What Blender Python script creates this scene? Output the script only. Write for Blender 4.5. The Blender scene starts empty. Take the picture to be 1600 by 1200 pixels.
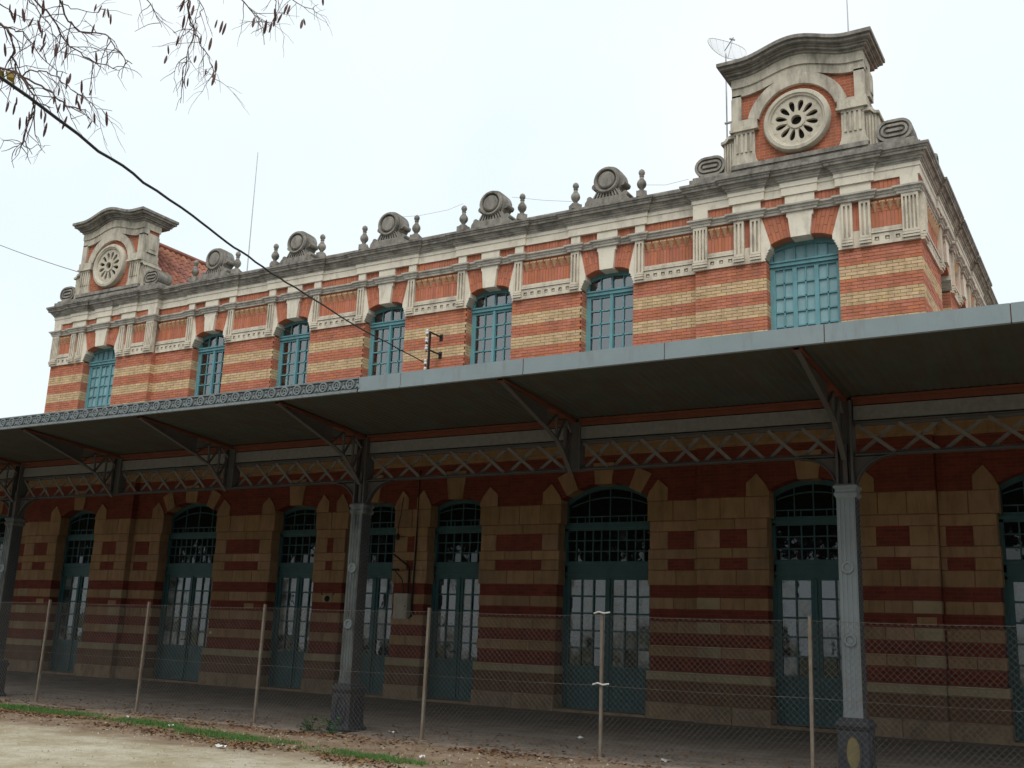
import bpy, bmesh, math, random
from mathutils import Matrix, Vector
random.seed(11)
sc = bpy.context.scene
col = sc.collection

# ------------------------------------------------------------------ camera
CX, CY, CZ = 16.52, -21.095, 1.409
YAW, PITCH, ROLL, FPX = -0.5381, 0.2379, 0.0389, 1656.5
fw = Vector((math.sin(YAW)*math.cos(PITCH), math.cos(YAW)*math.cos(PITCH), math.sin(PITCH)))
rt = fw.cross(Vector((0, 0, 1))).normalized(); up = rt.cross(fw)
rt2 = rt*math.cos(ROLL) + up*math.sin(ROLL); up2 = -rt*math.sin(ROLL) + up*math.cos(ROLL)
cam = bpy.data.cameras.new('camera'); cam_o = bpy.data.objects.new('camera', cam); col.objects.link(cam_o)
mw = Matrix((rt2, up2, -fw)).transposed().to_4x4(); mw.translation = (CX, CY, CZ)
cam_o.matrix_world = mw
cam.sensor_width = 36; cam.lens = 36*FPX/1600; cam.clip_end = 3000
sc.camera = cam_o

# ------------------------------------------------------------------ sky and sun (bright overcast)
SUN_EL, SUN_AZ = math.radians(58), math.radians(158)      # azimuth clockwise from +y
wd = bpy.data.worlds.new('World'); sc.world = wd; wd.use_nodes = True
nt = wd.node_tree; nt.nodes.clear()
out = nt.nodes.new('ShaderNodeOutputWorld'); bg = nt.nodes.new('ShaderNodeBackground')
sky = nt.nodes.new('ShaderNodeTexSky'); sky.sky_type = 'NISHITA'; sky.sun_disc = False
sky.sun_elevation = SUN_EL; sky.sun_rotation = SUN_AZ; sky.dust_density = 6; sky.air_density = 1.0; sky.ozone_density = 1
mx = nt.nodes.new('ShaderNodeMix'); mx.data_type = 'RGBA'; mx.inputs[0].default_value = 0.94
mx.inputs[7].default_value = (7.35, 7.95, 8.25, 1)            # even white cloud cover over the clear sky
tc = nt.nodes.new('ShaderNodeTexCoord'); cn = nt.nodes.new('ShaderNodeTexNoise'); cn.inputs['Scale'].default_value = 2.2; cn.inputs['Detail'].default_value = 5
nt.links.new(tc.outputs['Generated'], cn.inputs['Vector'])
cr = nt.nodes.new('ShaderNodeMapRange'); cr.inputs[1].default_value = .35; cr.inputs[2].default_value = .68; nt.links.new(cn.outputs[0], cr.inputs[0])
cc = nt.nodes.new('ShaderNodeMix'); cc.data_type = 'RGBA'; cc.inputs[6].default_value = (6.75, 7.75, 8.3, 1); cc.inputs[7].default_value = (7.75, 8.15, 8.3, 1)
nt.links.new(cr.outputs[0], cc.inputs[0]); nt.links.new(cc.outputs[2], mx.inputs[7])
nt.links.new(sky.outputs[0], mx.inputs[6]); nt.links.new(mx.outputs[2], bg.inputs[0])
bg.inputs[1].default_value = 0.1
nt.links.new(bg.outputs[0], out.inputs[0])
sl = bpy.data.lights.new('sun', 'SUN'); sl.energy = 1.5; sl.angle = math.radians(40); sl.color = (1, .96, .9)
so = bpy.data.objects.new('sun', sl); col.objects.link(so)
sd = Vector((math.sin(SUN_AZ)*math.cos(SUN_EL), math.cos(SUN_AZ)*math.cos(SUN_EL), math.sin(SUN_EL)))
so.rotation_euler = sd.to_track_quat('Z', 'Y').to_euler()
so.location = (0, -30, 40)
vs = sc.view_settings; vs.view_transform = 'Standard'; vs.look = 'None'; vs.gamma = 1; vs.use_curve_mapping = False
vs.exposure = 0.4
sc.cycles.use_denoising = True
sc.cycles.max_bounces = 6

# ------------------------------------------------------------------ helpers
def front(s, o, z): return (s, -o, z)
def side(s, o, z): return (C + o, s, z)

class MB:
    def __init__(self, M=front): self.v = []; self.f = []; self.M = M
    def add(self, pts, faces):
        b = len(self.v); self.v += [self.M(*p) for p in pts]; self.f += [tuple(i+b for i in f) for f in faces]
    def box(self, s0, s1, o0, o1, z0, z1):
        self.add([(s0,o0,z0),(s1,o0,z0),(s1,o1,z0),(s0,o1,z0),(s0,o0,z1),(s1,o0,z1),(s1,o1,z1),(s0,o1,z1)],
                 [(0,1,2,3),(4,7,6,5),(0,4,5,1),(1,5,6,2),(2,6,7,3),(3,7,4,0)])
    def prism(self, poly, o0, o1):                 # polygon in (s, z) pushed along o
        n = len(poly)
        self.add([(s,o0,z) for s,z in poly]+[(s,o1,z) for s,z in poly],
                 [tuple(range(n)), tuple(range(2*n-1, n-1, -1))]+[(i,(i+1)%n,(i+1)%n+n,i+n) for i in range(n)])
    def taper(self, poly0, poly1, o0, o1):
        n = len(poly0)
        self.add([(s,o0,z) for s,z in poly0]+[(s,o1,z) for s,z in poly1],
                 [tuple(range(n)), tuple(range(2*n-1, n-1, -1))]+[(i,(i+1)%n,(i+1)%n+n,i+n) for i in range(n)])
    def prism_oz(self, poly, s0, s1):              # polygon in (o, z) pushed along s
        n = len(poly)
        self.add([(s0,o,z) for o,z in poly]+[(s1,o,z) for o,z in poly],
                 [tuple(range(n)), tuple(range(2*n-1, n-1, -1))]+[(i,(i+1)%n,(i+1)%n+n,i+n) for i in range(n)])
    def arch(self, c, hw, zf, ztop, o0, o1, n=12):  # solid above a curve zf(x)
        xs = [-hw+2*hw*i/n for i in range(n+1)]
        pts = []
        for o in (o0, o1):
            pts += [(c+x, o, zf(x)) for x in xs] + [(c+x, o, ztop) for x in xs]
        k = n+1; F = []
        for i in range(n):
            F += [(i,i+1,k+i+1,k+i), (2*k+i,3*k+i,3*k+i+1,2*k+i+1), (i,2*k+i,2*k+i+1,i+1), (k+i,k+i+1,3*k+i+1,3*k+i)]
        F += [(0,k,3*k,2*k), (n,2*k+n,3*k+n,k+n)]
        self.add(pts, F)
    def band(self, c, xs, zlo, zhi, o0, o1):        # strip between two curves over xs
        n = len(xs)-1; k = n+1; pts = []
        for o in (o0, o1):
            pts += [(c+x,o,zlo(x)) for x in xs] + [(c+x,o,zhi(x)) for x in xs]
        F = []
        for i in range(n):
            F += [(i,i+1,k+i+1,k+i), (2*k+i,3*k+i,3*k+i+1,2*k+i+1), (i,2*k+i,2*k+i+1,i+1), (k+i,k+i+1,3*k+i+1,3*k+i)]
        F += [(0,k,3*k,2*k), (n,2*k+n,3*k+n,k+n)]
        self.add(pts, F)
    def ring(self, c, zc, r0, r1, o0, o1, a0=0, a1=2*math.pi, n=32, sx=1.0):
        full = abs(a1-a0-2*math.pi) < 1e-6; m = n if full else n+1; pts = []
        for i in range(m):
            a = a0+(a1-a0)*i/n; ca, sa = math.cos(a), math.sin(a)
            for r, o in ((r0,o0),(r1,o0),(r1,o1),(r0,o1)): pts.append((c+sx*r*ca, o, zc+r*sa))
        F = []
        for i in range(n):
            j = (i+1) % m
            for k in range(4): F.append((4*i+k, 4*j+k, 4*j+(k+1)%4, 4*i+(k+1)%4))
        if not full: F += [(0,1,2,3), (4*n+3,4*n+2,4*n+1,4*n)]
        self.add(pts, F)
    def lathe(self, s, o, prof, n=12):              # axis vertical, prof (r, z)
        pts = []; k = len(prof)
        for r, z in prof:
            for i in range(n):
                a = 2*math.pi*(i+.5)/n; pts.append((s+r*math.cos(a), o+r*math.sin(a), z))
        F = [(j*n+i, j*n+(i+1)%n, (j+1)*n+(i+1)%n, (j+1)*n+i) for j in range(k-1) for i in range(n)]
        F += [tuple(range(n-1,-1,-1)), tuple((k-1)*n+i for i in range(n))]
        self.add(pts, F)
    def lathe_o(self, s, z, prof, n=28):            # axis along o, prof (r, o)
        pts = []; k = len(prof)
        for r, o in prof:
            for i in range(n):
                a = 2*math.pi*i/n; pts.append((s+r*math.cos(a), o, z+r*math.sin(a)))
        F = [(j*n+i, j*n+(i+1)%n, (j+1)*n+(i+1)%n, (j+1)*n+i) for j in range(k-1) for i in range(n)]
        F += [tuple(range(n-1,-1,-1)), tuple((k-1)*n+i for i in range(n))]
        self.add(pts, F)
    def square(self, s, o, prof):                   # square plan, prof (half, z)
        pts = []; k = len(prof)
        for h, z in prof: pts += [(s-h,o-h,z),(s+h,o-h,z),(s+h,o+h,z),(s-h,o+h,z)]
        F = [(4*j+i, 4*j+(i+1)%4, 4*j+4+(i+1)%4, 4*j+4+i) for j in range(k-1) for i in range(4)]
        F += [(3,2,1,0), tuple(4*(k-1)+i for i in range(4))]
        self.add(pts, F)
    def tube(self, pts, r, n=5, r1=None):
        P = [Vector(p) for p in pts]; m = len(P); V = []
        for i, p in enumerate(P):
            t = (P[min(i+1,m-1)]-P[max(i-1,0)]).normalized()
            a = t.cross(Vector((0,0,1)));
            if a.length < 1e-3: a = t.cross(Vector((1,0,0)))
            a.normalize(); b = t.cross(a)
            rr = r if r1 is None else r+(r1-r)*i/(m-1)
            for k in range(n):
                an = 2*math.pi*k/n; V.append(tuple(p+a*(rr*math.cos(an))+b*(rr*math.sin(an))))
        F = [(j*n+i, j*n+(i+1)%n, (j+1)*n+(i+1)%n, (j+1)*n+i) for j in range(m-1) for i in range(n)]
        F += [tuple(range(n-1,-1,-1)), tuple((m-1)*n+i for i in range(n))]
        self.add(V, F)
    def sweep(self, path, prof):                    # moulding: path (s,o) axis-aligned, prof (out,z)
        m = len(path); nn = []
        for i in range(m-1):
            d = Vector((path[i+1][0]-path[i][0], path[i+1][1]-path[i][1])).normalized(); nn.append(Vector((-d.y, d.x)))
        offs = []
        for i in range(m):
            a = nn[max(i-1,0)]; b = nn[min(i,m-2)]; offs.append((a+b)/(1+a.dot(b)))
        k = len(prof); pts = []
        for i in range(m):
            for d, z in prof: pts.append((path[i][0]+offs[i].x*d, path[i][1]+offs[i].y*d, z))
        F = [(i*k+j, (i+1)*k+j, (i+1)*k+(j+1)%k, i*k+(j+1)%k) for i in range(m-1) for j in range(k)]
        F += [tuple(range(k)), tuple((m-1)*k+j for j in range(k-1,-1,-1))]
        self.add(pts, F)
    def mesh(self, name, m, smooth=False):
        me = bpy.data.meshes.new(name); me.from_pydata(self.v, [], self.f)
        bm = bmesh.new(); bm.from_mesh(me); bmesh.ops.recalc_face_normals(bm, faces=bm.faces); bm.to_mesh(me); bm.free()
        if m: me.materials.append(m)
        if smooth:
            me.polygons.foreach_set('use_smooth', [True]*len(me.polygons))
            try: me.set_sharp_from_angle(angle=math.radians(38))
            except Exception: pass
        return me

WM = {}
def link(o, parent=None, mat=Matrix.Identity(4)):
    col.objects.link(o); WM[o.name] = mat.copy()
    if parent is not None:
        o.parent = parent; o.matrix_parent_inverse = WM[parent.name].inverted()
    o.matrix_basis = mat
    return o
def obj(name, mb, m, parent=None, smooth=False, label=None):
    me = mb if isinstance(mb, bpy.types.Mesh) else mb.mesh(name, m, smooth)
    o = bpy.data.objects.new(name, me); link(o, parent)
    if label: o['label'] = label
    return o
def inst(name, me, mat, parent):
    o = bpy.data.objects.new(name, me); return link(o, parent, mat)
def TRS(x, y, z, sx=1, sy=1, sz=1, rx=0, rz=0):
    return Matrix.Translation((x,y,z)) @ Matrix.Rotation(rz,4,'Z') @ Matrix.Rotation(rx,4,'X') @ Matrix.Diagonal((sx,sy,sz,1))
def tag(o, label, cat=None, group=None, kind=None):
    o['label'] = label
    if cat: o['category'] = cat
    if group: o['group'] = group
    if kind: o['kind'] = kind
    return o
def thing(name, label, cat, loc=(0,0,0), group=None):
    o = bpy.data.objects.new(name, None); o.empty_display_size = .2
    link(o, None, Matrix.Translation(loc)); return tag(o, label, cat, group)
def struct(name, mb, m, label=None, smooth=False):
    o = obj(name, mb, m, None, smooth); o['kind'] = 'structure'; o['label'] = label or name; return o
def stuff(o): o['kind'] = 'stuff'; return o
def unit_box(m):
    mb = MB(lambda s,o,z:(s,o,z)); mb.box(-.5,.5,-.5,.5,-.5,.5); return mb.mesh('unit', m)

# ------------------------------------------------------------------ materials
def mat(name, c1, c2=None, scale=5, rough=.85, stain=None, samt=.6, sscale=(1.5,1.5,.5), slo=.45, shi=.7,
        bump=.15, bscale=40, jit=0., top=None, brick=None, metal=0, spec=.3, coat=0):
    m = bpy.data.materials.new(name); m.use_nodes = True; t = m.node_tree; N = t.nodes; L = t.links
    b = N['Principled BSDF']; b.inputs['Roughness'].default_value = rough; b.inputs['Metallic'].default_value = metal
    b.inputs['Specular IOR Level'].default_value = spec
    g = N.new('ShaderNodeNewGeometry')
    def noise(sc_, det=6, vec=None, ro=.6):
        n = N.new('ShaderNodeTexNoise'); n.inputs['Scale'].default_value = sc_; n.inputs['Detail'].default_value = det; n.inputs['Roughness'].default_value = ro
        L.new(vec or g.outputs['Position'], n.inputs['Vector']); return n.outputs[0]
    def rng(v, a, c, x=0., y=1.):
        r = N.new('ShaderNodeMapRange'); r.inputs[1].default_value = a; r.inputs[2].default_value = c
        r.inputs[3].default_value = x; r.inputs[4].default_value = y; L.new(v, r.inputs[0]); return r.outputs[0]
    def mixc(f, a, c, mode='MIX'):
        x = N.new('ShaderNodeMix'); x.data_type = 'RGBA'; x.blend_type = mode
        for s, v in ((0,f),(6,a),(7,c)):
            if hasattr(v, 'is_output') or hasattr(v, 'links'): L.new(v, x.inputs[s])
            elif isinstance(v, (int,float)): x.inputs[s].default_value = v
            else: x.inputs[s].default_value = (*v, 1)
        return x.outputs[2]
    c = mixc(rng(noise(scale), .3, .7), c1, c2 or tuple(x*.8 for x in c1))
    if brick:                                       # fine coursing too small to build: (length, height, mortar colour)
        sp = N.new('ShaderNodeSeparateXYZ'); L.new(g.outputs['Position'], sp.inputs[0])
        ad = N.new('ShaderNodeMath'); ad.operation = 'ADD'; L.new(sp.outputs[0], ad.inputs[0]); L.new(sp.outputs[1], ad.inputs[1])
        cb = N.new('ShaderNodeCombineXYZ'); L.new(ad.outputs[0], cb.inputs[0]); L.new(sp.outputs[2], cb.inputs[1])
        bt = N.new('ShaderNodeTexBrick'); L.new(cb.outputs[0], bt.inputs['Vector']); bt.inputs['Scale'].default_value = 1
        bt.inputs['Brick Width'].default_value = brick[0]; bt.inputs['Row Height'].default_value = brick[1]; bt.inputs['Mortar Size'].default_value = .006
        bt.inputs['Color1'].default_value = (1,1,1,1); bt.inputs['Color2'].default_value = (.72,.72,.72,1)
        c = mixc(1., c, bt.outputs['Color'], 'MULTIPLY'); c = mixc(bt.outputs['Fac'], c, brick[2])
    if jit:
        oi = N.new('ShaderNodeObjectInfo'); a1 = N.new('ShaderNodeMath'); a1.operation = 'ADD'
        L.new(oi.outputs['Random'], a1.inputs[0]); L.new(g.outputs['Random Per Island'], a1.inputs[1])
        fr = N.new('ShaderNodeMath'); fr.operation = 'FRACT'; L.new(a1.outputs[0], fr.inputs[0])
        hs = N.new('ShaderNodeHueSaturation'); L.new(rng(fr.outputs[0], 0, 1, 1-jit, 1+jit), hs.inputs['Value'])
        f7 = N.new('ShaderNodeMath'); f7.operation = 'MULTIPLY'; f7.inputs[1].default_value = 7.31; L.new(fr.outputs[0], f7.inputs[0])
        f8 = N.new('ShaderNodeMath'); f8.operation = 'FRACT'; L.new(f7.outputs[0], f8.inputs[0])
        L.new(rng(f8.outputs[0], 0, 1, .5-jit*.035, .5+jit*.035), hs.inputs['Hue'])
        L.new(rng(f8.outputs[0], 0, 1, 1-jit*.5, 1+jit*.2), hs.inputs['Saturation'])
        L.new(c, hs.inputs['Color']); c = hs.outputs[0]
    if stain:
        mp = N.new('ShaderNodeMapping'); L.new(g.outputs['Position'], mp.inputs[0]); mp.inputs['Scale'].default_value = sscale
        f = rng(noise(2.2, 9, mp.outputs[0], .68), slo, shi, 0, samt)
        c = mixc(f, c, stain)
    if top:                                         # lichen and soot lodged on ledges
        sn = N.new('ShaderNodeSeparateXYZ'); L.new(g.outputs['True Normal'], sn.inputs[0])
        f = rng(sn.outputs[2], .3, .8, 0, .85); c = mixc(f, c, top)
    L.new(c, b.inputs['Base Color'])
    if bump:
        bp = N.new('ShaderNodeBump'); bp.inputs['Strength'].default_value = bump; bp.inputs['Distance'].default_value = .02
        L.new(noise(bscale, 5), bp.inputs['Height']); L.new(bp.outputs[0], b.inputs['Normal'])
    if coat: b.inputs['Coat Weight'].default_value = coat
    return m

def glass_mat(name, base, dirt, lo, hi, ior=1.9, rough=.02, scale=2.5):
    m = bpy.data.materials.new(name); m.use_nodes = True; t = m.node_tree; N = t.nodes; L = t.links
    b = N['Principled BSDF']; b.inputs['IOR'].default_value = ior
    g = N.new('ShaderNodeNewGeometry')
    n = N.new('ShaderNodeTexNoise'); n.inputs['Scale'].default_value = scale; n.inputs['Detail'].default_value = 8; n.inputs['Roughness'].default_value = .7
    L.new(g.outputs['Position'], n.inputs['Vector'])
    oi = N.new('ShaderNodeObjectInfo')
    ad = N.new('ShaderNodeMath'); ad.operation = 'MULTIPLY_ADD'; ad.inputs[1].default_value = .3; L.new(oi.outputs['Random'], ad.inputs[0]); L.new(n.outputs[0], ad.inputs[2])
    r = N.new('ShaderNodeMapRange'); r.inputs[1].default_value = lo; r.inputs[2].default_value = hi; L.new(ad.outputs[0], r.inputs[0])
    x = N.new('ShaderNodeMix'); x.data_type = 'RGBA'; x.inputs[6].default_value = (*base,1); x.inputs[7].default_value = (*dirt,1)
    L.new(r.outputs[0], x.inputs[0]); L.new(x.outputs[2], b.inputs['Base Color'])
    r2 = N.new('ShaderNodeMapRange'); r2.inputs[1].default_value = lo; r2.inputs[2].default_value = hi+.25; r2.inputs[3].default_value = rough; r2.inputs[4].default_value = .45
    L.new(ad.outputs[0], r2.inputs[0]); L.new(r2.outputs[0], b.inputs['Roughness'])
    n2 = N.new('ShaderNodeTexNoise'); n2.inputs['Scale'].default_value = 5; L.new(g.outputs['Position'], n2.inputs['Vector'])
    bp = N.new('ShaderNodeBump'); bp.inputs['Strength'].default_value = .03; bp.inputs['Distance'].default_value = .02
    L.new(n2.outputs[0], bp.inputs['Height']); L.new(bp.outputs[0], b.inputs['Normal'])
    return m
def clear_glass(name):
    m = bpy.data.materials.new(name); m.use_nodes = True; t = m.node_tree; N = t.nodes; L = t.links
    N.remove(N['Principled BSDF']); o = N['Material Output']
    tr = N.new('ShaderNodeBsdfTransparent'); tr.inputs[0].default_value = (.93,.95,.97,1)
    gl = N.new('ShaderNodeBsdfGlossy'); gl.inputs['Roughness'].default_value = .02
    fr = N.new('ShaderNodeFresnel'); fr.inputs[0].default_value = 3.0
    mx = N.new('ShaderNodeMixShader'); L.new(fr.outputs[0], mx.inputs[0]); L.new(tr.outputs[0], mx.inputs[1]); L.new(gl.outputs[0], mx.inputs[2]); L.new(mx.outputs[0], o.inputs[0])
    return m

MORTAR = mat('mortar', (.33,.25,.19), (.25,.18,.135), 9)
BRED = mat('red_brick', (.53,.185,.105), (.46,.152,.083), 6, jit=.13, stain=(.22,.11,.07), samt=.5, sscale=(2.2,2.2,.7), slo=.5, shi=.75, bump=.3)
TOOTH = mat('tooth_brick', (.60,.40,.24), (.5,.3,.17), 6, bump=.2)
BYEL = mat('yellow_brick', (.635,.455,.265), (.56,.385,.21), 6, jit=.14, stain=(.24,.165,.1), samt=.55, sscale=(2.2,2.2,.7), slo=.48, shi=.72, bump=.3)
CREAM = mat('cream_stone', (.80,.73,.61), (.71,.64,.525), 3, stain=(.36,.32,.26), samt=.6, sscale=(2,2,.7), slo=.5, shi=.72, bump=.2, top=(.2,.18,.14))
GREYST = mat('grey_stone', (.60,.56,.49), (.48,.45,.395), 4, stain=(.22,.2,.175), samt=.7, sscale=(1.6,1.6,1.6), slo=.47, shi=.66, bump=.35, top=(.12,.11,.09))
STONE = mat('carved_stone', (.72,.64,.52), (.62,.55,.44), 3, stain=(.26,.23,.185), samt=.7, sscale=(1.6,1.6,.7), slo=.47, shi=.68, bump=.25, top=(.16,.14,.1))
WSTONE = mat('weathered_stone', (.36,.335,.295), (.26,.24,.21), 4, stain=(.085,.077,.066), samt=.8, sscale=(2.4,2.4,.9), slo=.40, shi=.66, bump=.5, top=(.09,.085,.05))
PSTONE = mat('pediment_stone', (.64,.575,.465), (.50,.45,.365), 3.5, stain=(.16,.14,.115), samt=.8, sscale=(1.5,1.5,.45), slo=.44, shi=.66, bump=.35, top=(.12,.11,.075))
BEDST = mat('grimy_stone', (.50,.465,.41), (.38,.355,.31), 4, stain=(.13,.12,.105), samt=.8, sscale=(1.2,1.2,3), slo=.43, shi=.64, bump=.4)
RINGST = mat('rosette_stone', (.60,.54,.44), (.50,.45,.36), 5, stain=(.2,.175,.135), samt=.65, slo=.46, shi=.75, bump=.3)
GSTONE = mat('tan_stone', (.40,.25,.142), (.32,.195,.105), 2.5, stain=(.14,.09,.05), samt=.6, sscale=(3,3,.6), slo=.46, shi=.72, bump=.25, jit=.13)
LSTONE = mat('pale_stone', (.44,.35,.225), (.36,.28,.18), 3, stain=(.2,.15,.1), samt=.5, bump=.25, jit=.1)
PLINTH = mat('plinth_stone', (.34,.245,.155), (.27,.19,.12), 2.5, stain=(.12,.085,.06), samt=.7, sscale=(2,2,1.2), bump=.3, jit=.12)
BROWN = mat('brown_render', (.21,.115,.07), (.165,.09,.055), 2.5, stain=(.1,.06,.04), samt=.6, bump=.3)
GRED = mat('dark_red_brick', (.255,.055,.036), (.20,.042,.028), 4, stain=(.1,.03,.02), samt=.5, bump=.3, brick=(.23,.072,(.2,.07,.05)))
UPPERB = mat('plain_red_wall', (.5,.16,.075), (.4,.12,.06), 4, brick=(.23,.0713,(.4,.32,.25)))
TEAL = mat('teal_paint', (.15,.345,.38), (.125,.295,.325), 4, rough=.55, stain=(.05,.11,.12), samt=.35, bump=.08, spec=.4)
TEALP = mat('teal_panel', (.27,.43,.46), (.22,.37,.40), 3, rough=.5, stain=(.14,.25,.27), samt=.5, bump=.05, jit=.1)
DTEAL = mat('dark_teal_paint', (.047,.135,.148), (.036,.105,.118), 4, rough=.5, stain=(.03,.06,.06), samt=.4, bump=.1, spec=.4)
CURT = mat('curtain_cloth', (.88,.87,.9), (.80,.79,.83), 2, rough=.95, bump=0)
GLASS = clear_glass('window_glass')
DGLASS = glass_mat('door_glass', (.03,.042,.045), (.40,.43,.42), .55, .95, 1.75)
FGLASS = glass_mat('fanlight_glass', (.008,.01,.011), (.05,.055,.055), .8, 1.2, 1.5)
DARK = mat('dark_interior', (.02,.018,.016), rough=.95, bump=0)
TILE = mat('roof_tile', (.34,.135,.09), (.24,.09,.062), 5, jit=.25, stain=(.12,.07,.05), samt=.6, bump=.3)
FASC = mat('grey_blue_paint', (.25,.30,.325), (.215,.265,.29), 2.5, rough=.5, stain=(.17,.155,.13), samt=.55, sscale=(3,3,.5), slo=.52, shi=.72, bump=.06, spec=.45)
FORN = mat('grey_ornament_paint', (.235,.275,.29), (.185,.215,.23), 6, rough=.6, stain=(.11,.11,.1), samt=.7, sscale=(6,6,6), bump=.2)
FDARK = mat('recess_shade', (.11,.13,.135), (.08,.095,.1), 6, rough=.7)  # shade in the gaps of the pierced strip, put into its colour
RUST = mat('rust_red_paint', (.14,.042,.022), (.10,.03,.017), 5, rough=.8, stain=(.08,.03,.02), samt=.6, bump=.2)
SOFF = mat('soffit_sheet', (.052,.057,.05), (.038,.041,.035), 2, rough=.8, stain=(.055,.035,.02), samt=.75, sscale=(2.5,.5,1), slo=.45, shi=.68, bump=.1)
IRON = mat('grey_iron_paint', (.072,.068,.067), (.055,.05,.05), 3, rough=.65, stain=(.09,.06,.045), samt=.6, sscale=(3,3,1), slo=.5, shi=.72, bump=.15, spec=.4)
BARM = mat('lattice_bar_paint', (.145,.135,.13), (.11,.10,.095), 5, rough=.65, stain=(.1,.06,.04), samt=.5)
COLM = mat('column_paint', (.185,.215,.23), (.155,.18,.195), 3, rough=.5, stain=(.12,.1,.08), samt=.45, sscale=(3,3,1), slo=.5, shi=.74, bump=.12, spec=.4)
PED = mat('dark_cast_iron', (.035,.042,.052), (.026,.03,.038), 6, rough=.6, stain=(.07,.05,.035), samt=.4, bump=.3, spec=.3)
SHAFT = mat('dark_shaft', (.06,.065,.068), (.045,.048,.05), 4, rough=.6, stain=(.09,.06,.04), samt=.4, bump=.2)  # column core and sides, darker than the reeded plates
COLD = mat('dull_column_paint', (.15,.17,.17), (.11,.125,.125), 3, rough=.6, stain=(.035,.035,.033), samt=.85, sscale=(2,2,.7), slo=.42, shi=.62, bump=.15)
OVAL = mat('faded_gilt', (.20,.17,.08), (.13,.11,.06), 8)
ZINC = mat('zinc_gutter', (.17,.17,.165), (.12,.12,.115), 14, rough=.6, stain=(.14,.12,.1), samt=.55, sscale=(5,5,2), bump=.2)
POST = mat('concrete_post', (.225,.2,.165), (.155,.13,.105), 6, stain=(.15,.09,.05), samt=.7, sscale=(8,8,1.5), bump=.3)
WIRE = mat('galvanised_wire', (.24,.235,.22), (.17,.15,.13), 5, rough=.55, metal=.4, bump=0)
BLACK = mat('black_cable', (.018,.017,.016), rough=.6, bump=0)
PORC = mat('white_porcelain', (.78,.77,.74), rough=.15, bump=0, spec=.6)
BOXM = mat('meter_box_paint', (.52,.49,.42), (.44,.41,.35), 4, rough=.6, stain=(.15,.1,.07), samt=.5)
ALU = mat('antenna_metal', (.52,.53,.54), rough=.45, metal=.3, bump=0)
BARK = mat('bark', (.15,.095,.085), (.10,.065,.055), 20, bump=.5)
POD = mat('seed_pod', (.11,.045,.032), (.07,.03,.022), 10, rough=.6, bump=.1)
LEAFY = mat('yellow_leaf', (.35,.27,.05), (.25,.16,.04), 10, bump=0)
LITTER = mat('dry_leaves', (.24,.125,.06), (.16,.085,.045), 12, jit=.5, bump=0)
GRASS = mat('grass_blades', (.055,.185,.03), (.10,.18,.045), 5, jit=.35, bump=0)
WEED = mat('weed_leaf', (.05,.14,.035), (.035,.1,.03), 8, jit=.25, bump=0)
PAPER = mat('scrap_paper', (.7,.7,.68), bump=0)
PEB = mat('pebbles', (.42,.37,.28), (.3,.25,.18), 9, jit=.3)

# ------------------------------------------------------------------ main measures
E0, C, S, P = .17, 13.31, 8.62, 10.95     # pavilion projection, corner, step and pavilion axis
WX = [-6.4, -3.2, 0., 3.2, 6.4]
ZB, ZPAN, ZSTR, ZFRI, ZFAS, ZCOR, ZTOP = 9.44, 9.80, 10.43, 10.60, 10.82, 11.09, 11.42
SD = 12.0                                  # depth of the building
YG = -6.45                                 # girder and column line

# ------------------------------------------------------------------ ground, platform
def ground_mat():
    m = bpy.data.materials.new('ground_soil'); m.use_nodes = True; t = m.node_tree; N = t.nodes; L = t.links
    b = N['Principled BSDF']; b.inputs['Roughness'].default_value = .95; b.inputs['Specular IOR Level'].default_value = .15
    g = N.new('ShaderNodeNewGeometry'); sp = N.new('ShaderNodeSeparateXYZ'); L.new(g.outputs['Position'], sp.inputs[0])
    def noise(s, d=8, r=.65):
        n = N.new('ShaderNodeTexNoise'); n.inputs['Scale'].default_value = s; n.inputs['Detail'].default_value = d; n.inputs['Roughness'].default_value = r
        L.new(g.outputs['Position'], n.inputs['Vector']); return n.outputs[0]
    def rng(v, a, c, x=0., y=1.):
        r = N.new('ShaderNodeMapRange'); r.inputs[1].default_value = a; r.inputs[2].default_value = c; r.inputs[3].default_value = x; r.inputs[4].default_value = y
        L.new(v, r.inputs[0]); return r.outputs[0]
    def mixc(f, a, c):
        x = N.new('ShaderNodeMix'); x.data_type = 'RGBA'; L.new(f, x.inputs[0])
        for s, v in ((6,a),(7,c)):
            if isinstance(v, tuple): x.inputs[s].default_value = (*v,1)
            else: L.new(v, x.inputs[s])
        return x.outputs[2]
    sand = mixc(rng(noise(1.1), .38, .62), (.50,.46,.36), (.34,.285,.19))
    sand = mixc(rng(noise(5), .5, .7, 0, .6), sand, (.30,.25,.16))
    sand = mixc(rng(noise(22, 4), .56, .72), sand, (.22,.18,.12))
    dirt = mixc(rng(noise(2.2), .35, .65), (.30,.235,.17), (.19,.13,.085))
    dirt = mixc(rng(noise(25, 4), .55, .75), dirt, (.12,.08,.05))
    w = N.new('ShaderNodeMath'); w.operation = 'MULTIPLY_ADD'; w.inputs[1].default_value = 2.0
    L.new(noise(.9), w.inputs[0]); L.new(sp.outputs[1], w.inputs[2])          # y + wobble
    c = mixc(rng(w.outputs[0], -9.0, -8.1), sand, dirt)
    soil = mixc(rng(noise(1.1), .35, .65), (.13,.10,.06), (.07,.085,.035))       # unseen far soil, made dark to cut light bouncing under the canopy
    c = mixc(rng(w.outputs[0], -21, -18.5), soil, c)
    L.new(c, b.inputs['Base Color'])
    bp = N.new('ShaderNodeBump'); bp.inputs['Strength'].default_value = .6; bp.inputs['Distance'].default_value = .03
    L.new(noise(14), bp.inputs['Height']); L.new(bp.outputs[0], b.inputs['Normal'])
    return m
from mathutils import noise as mnoise
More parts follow.
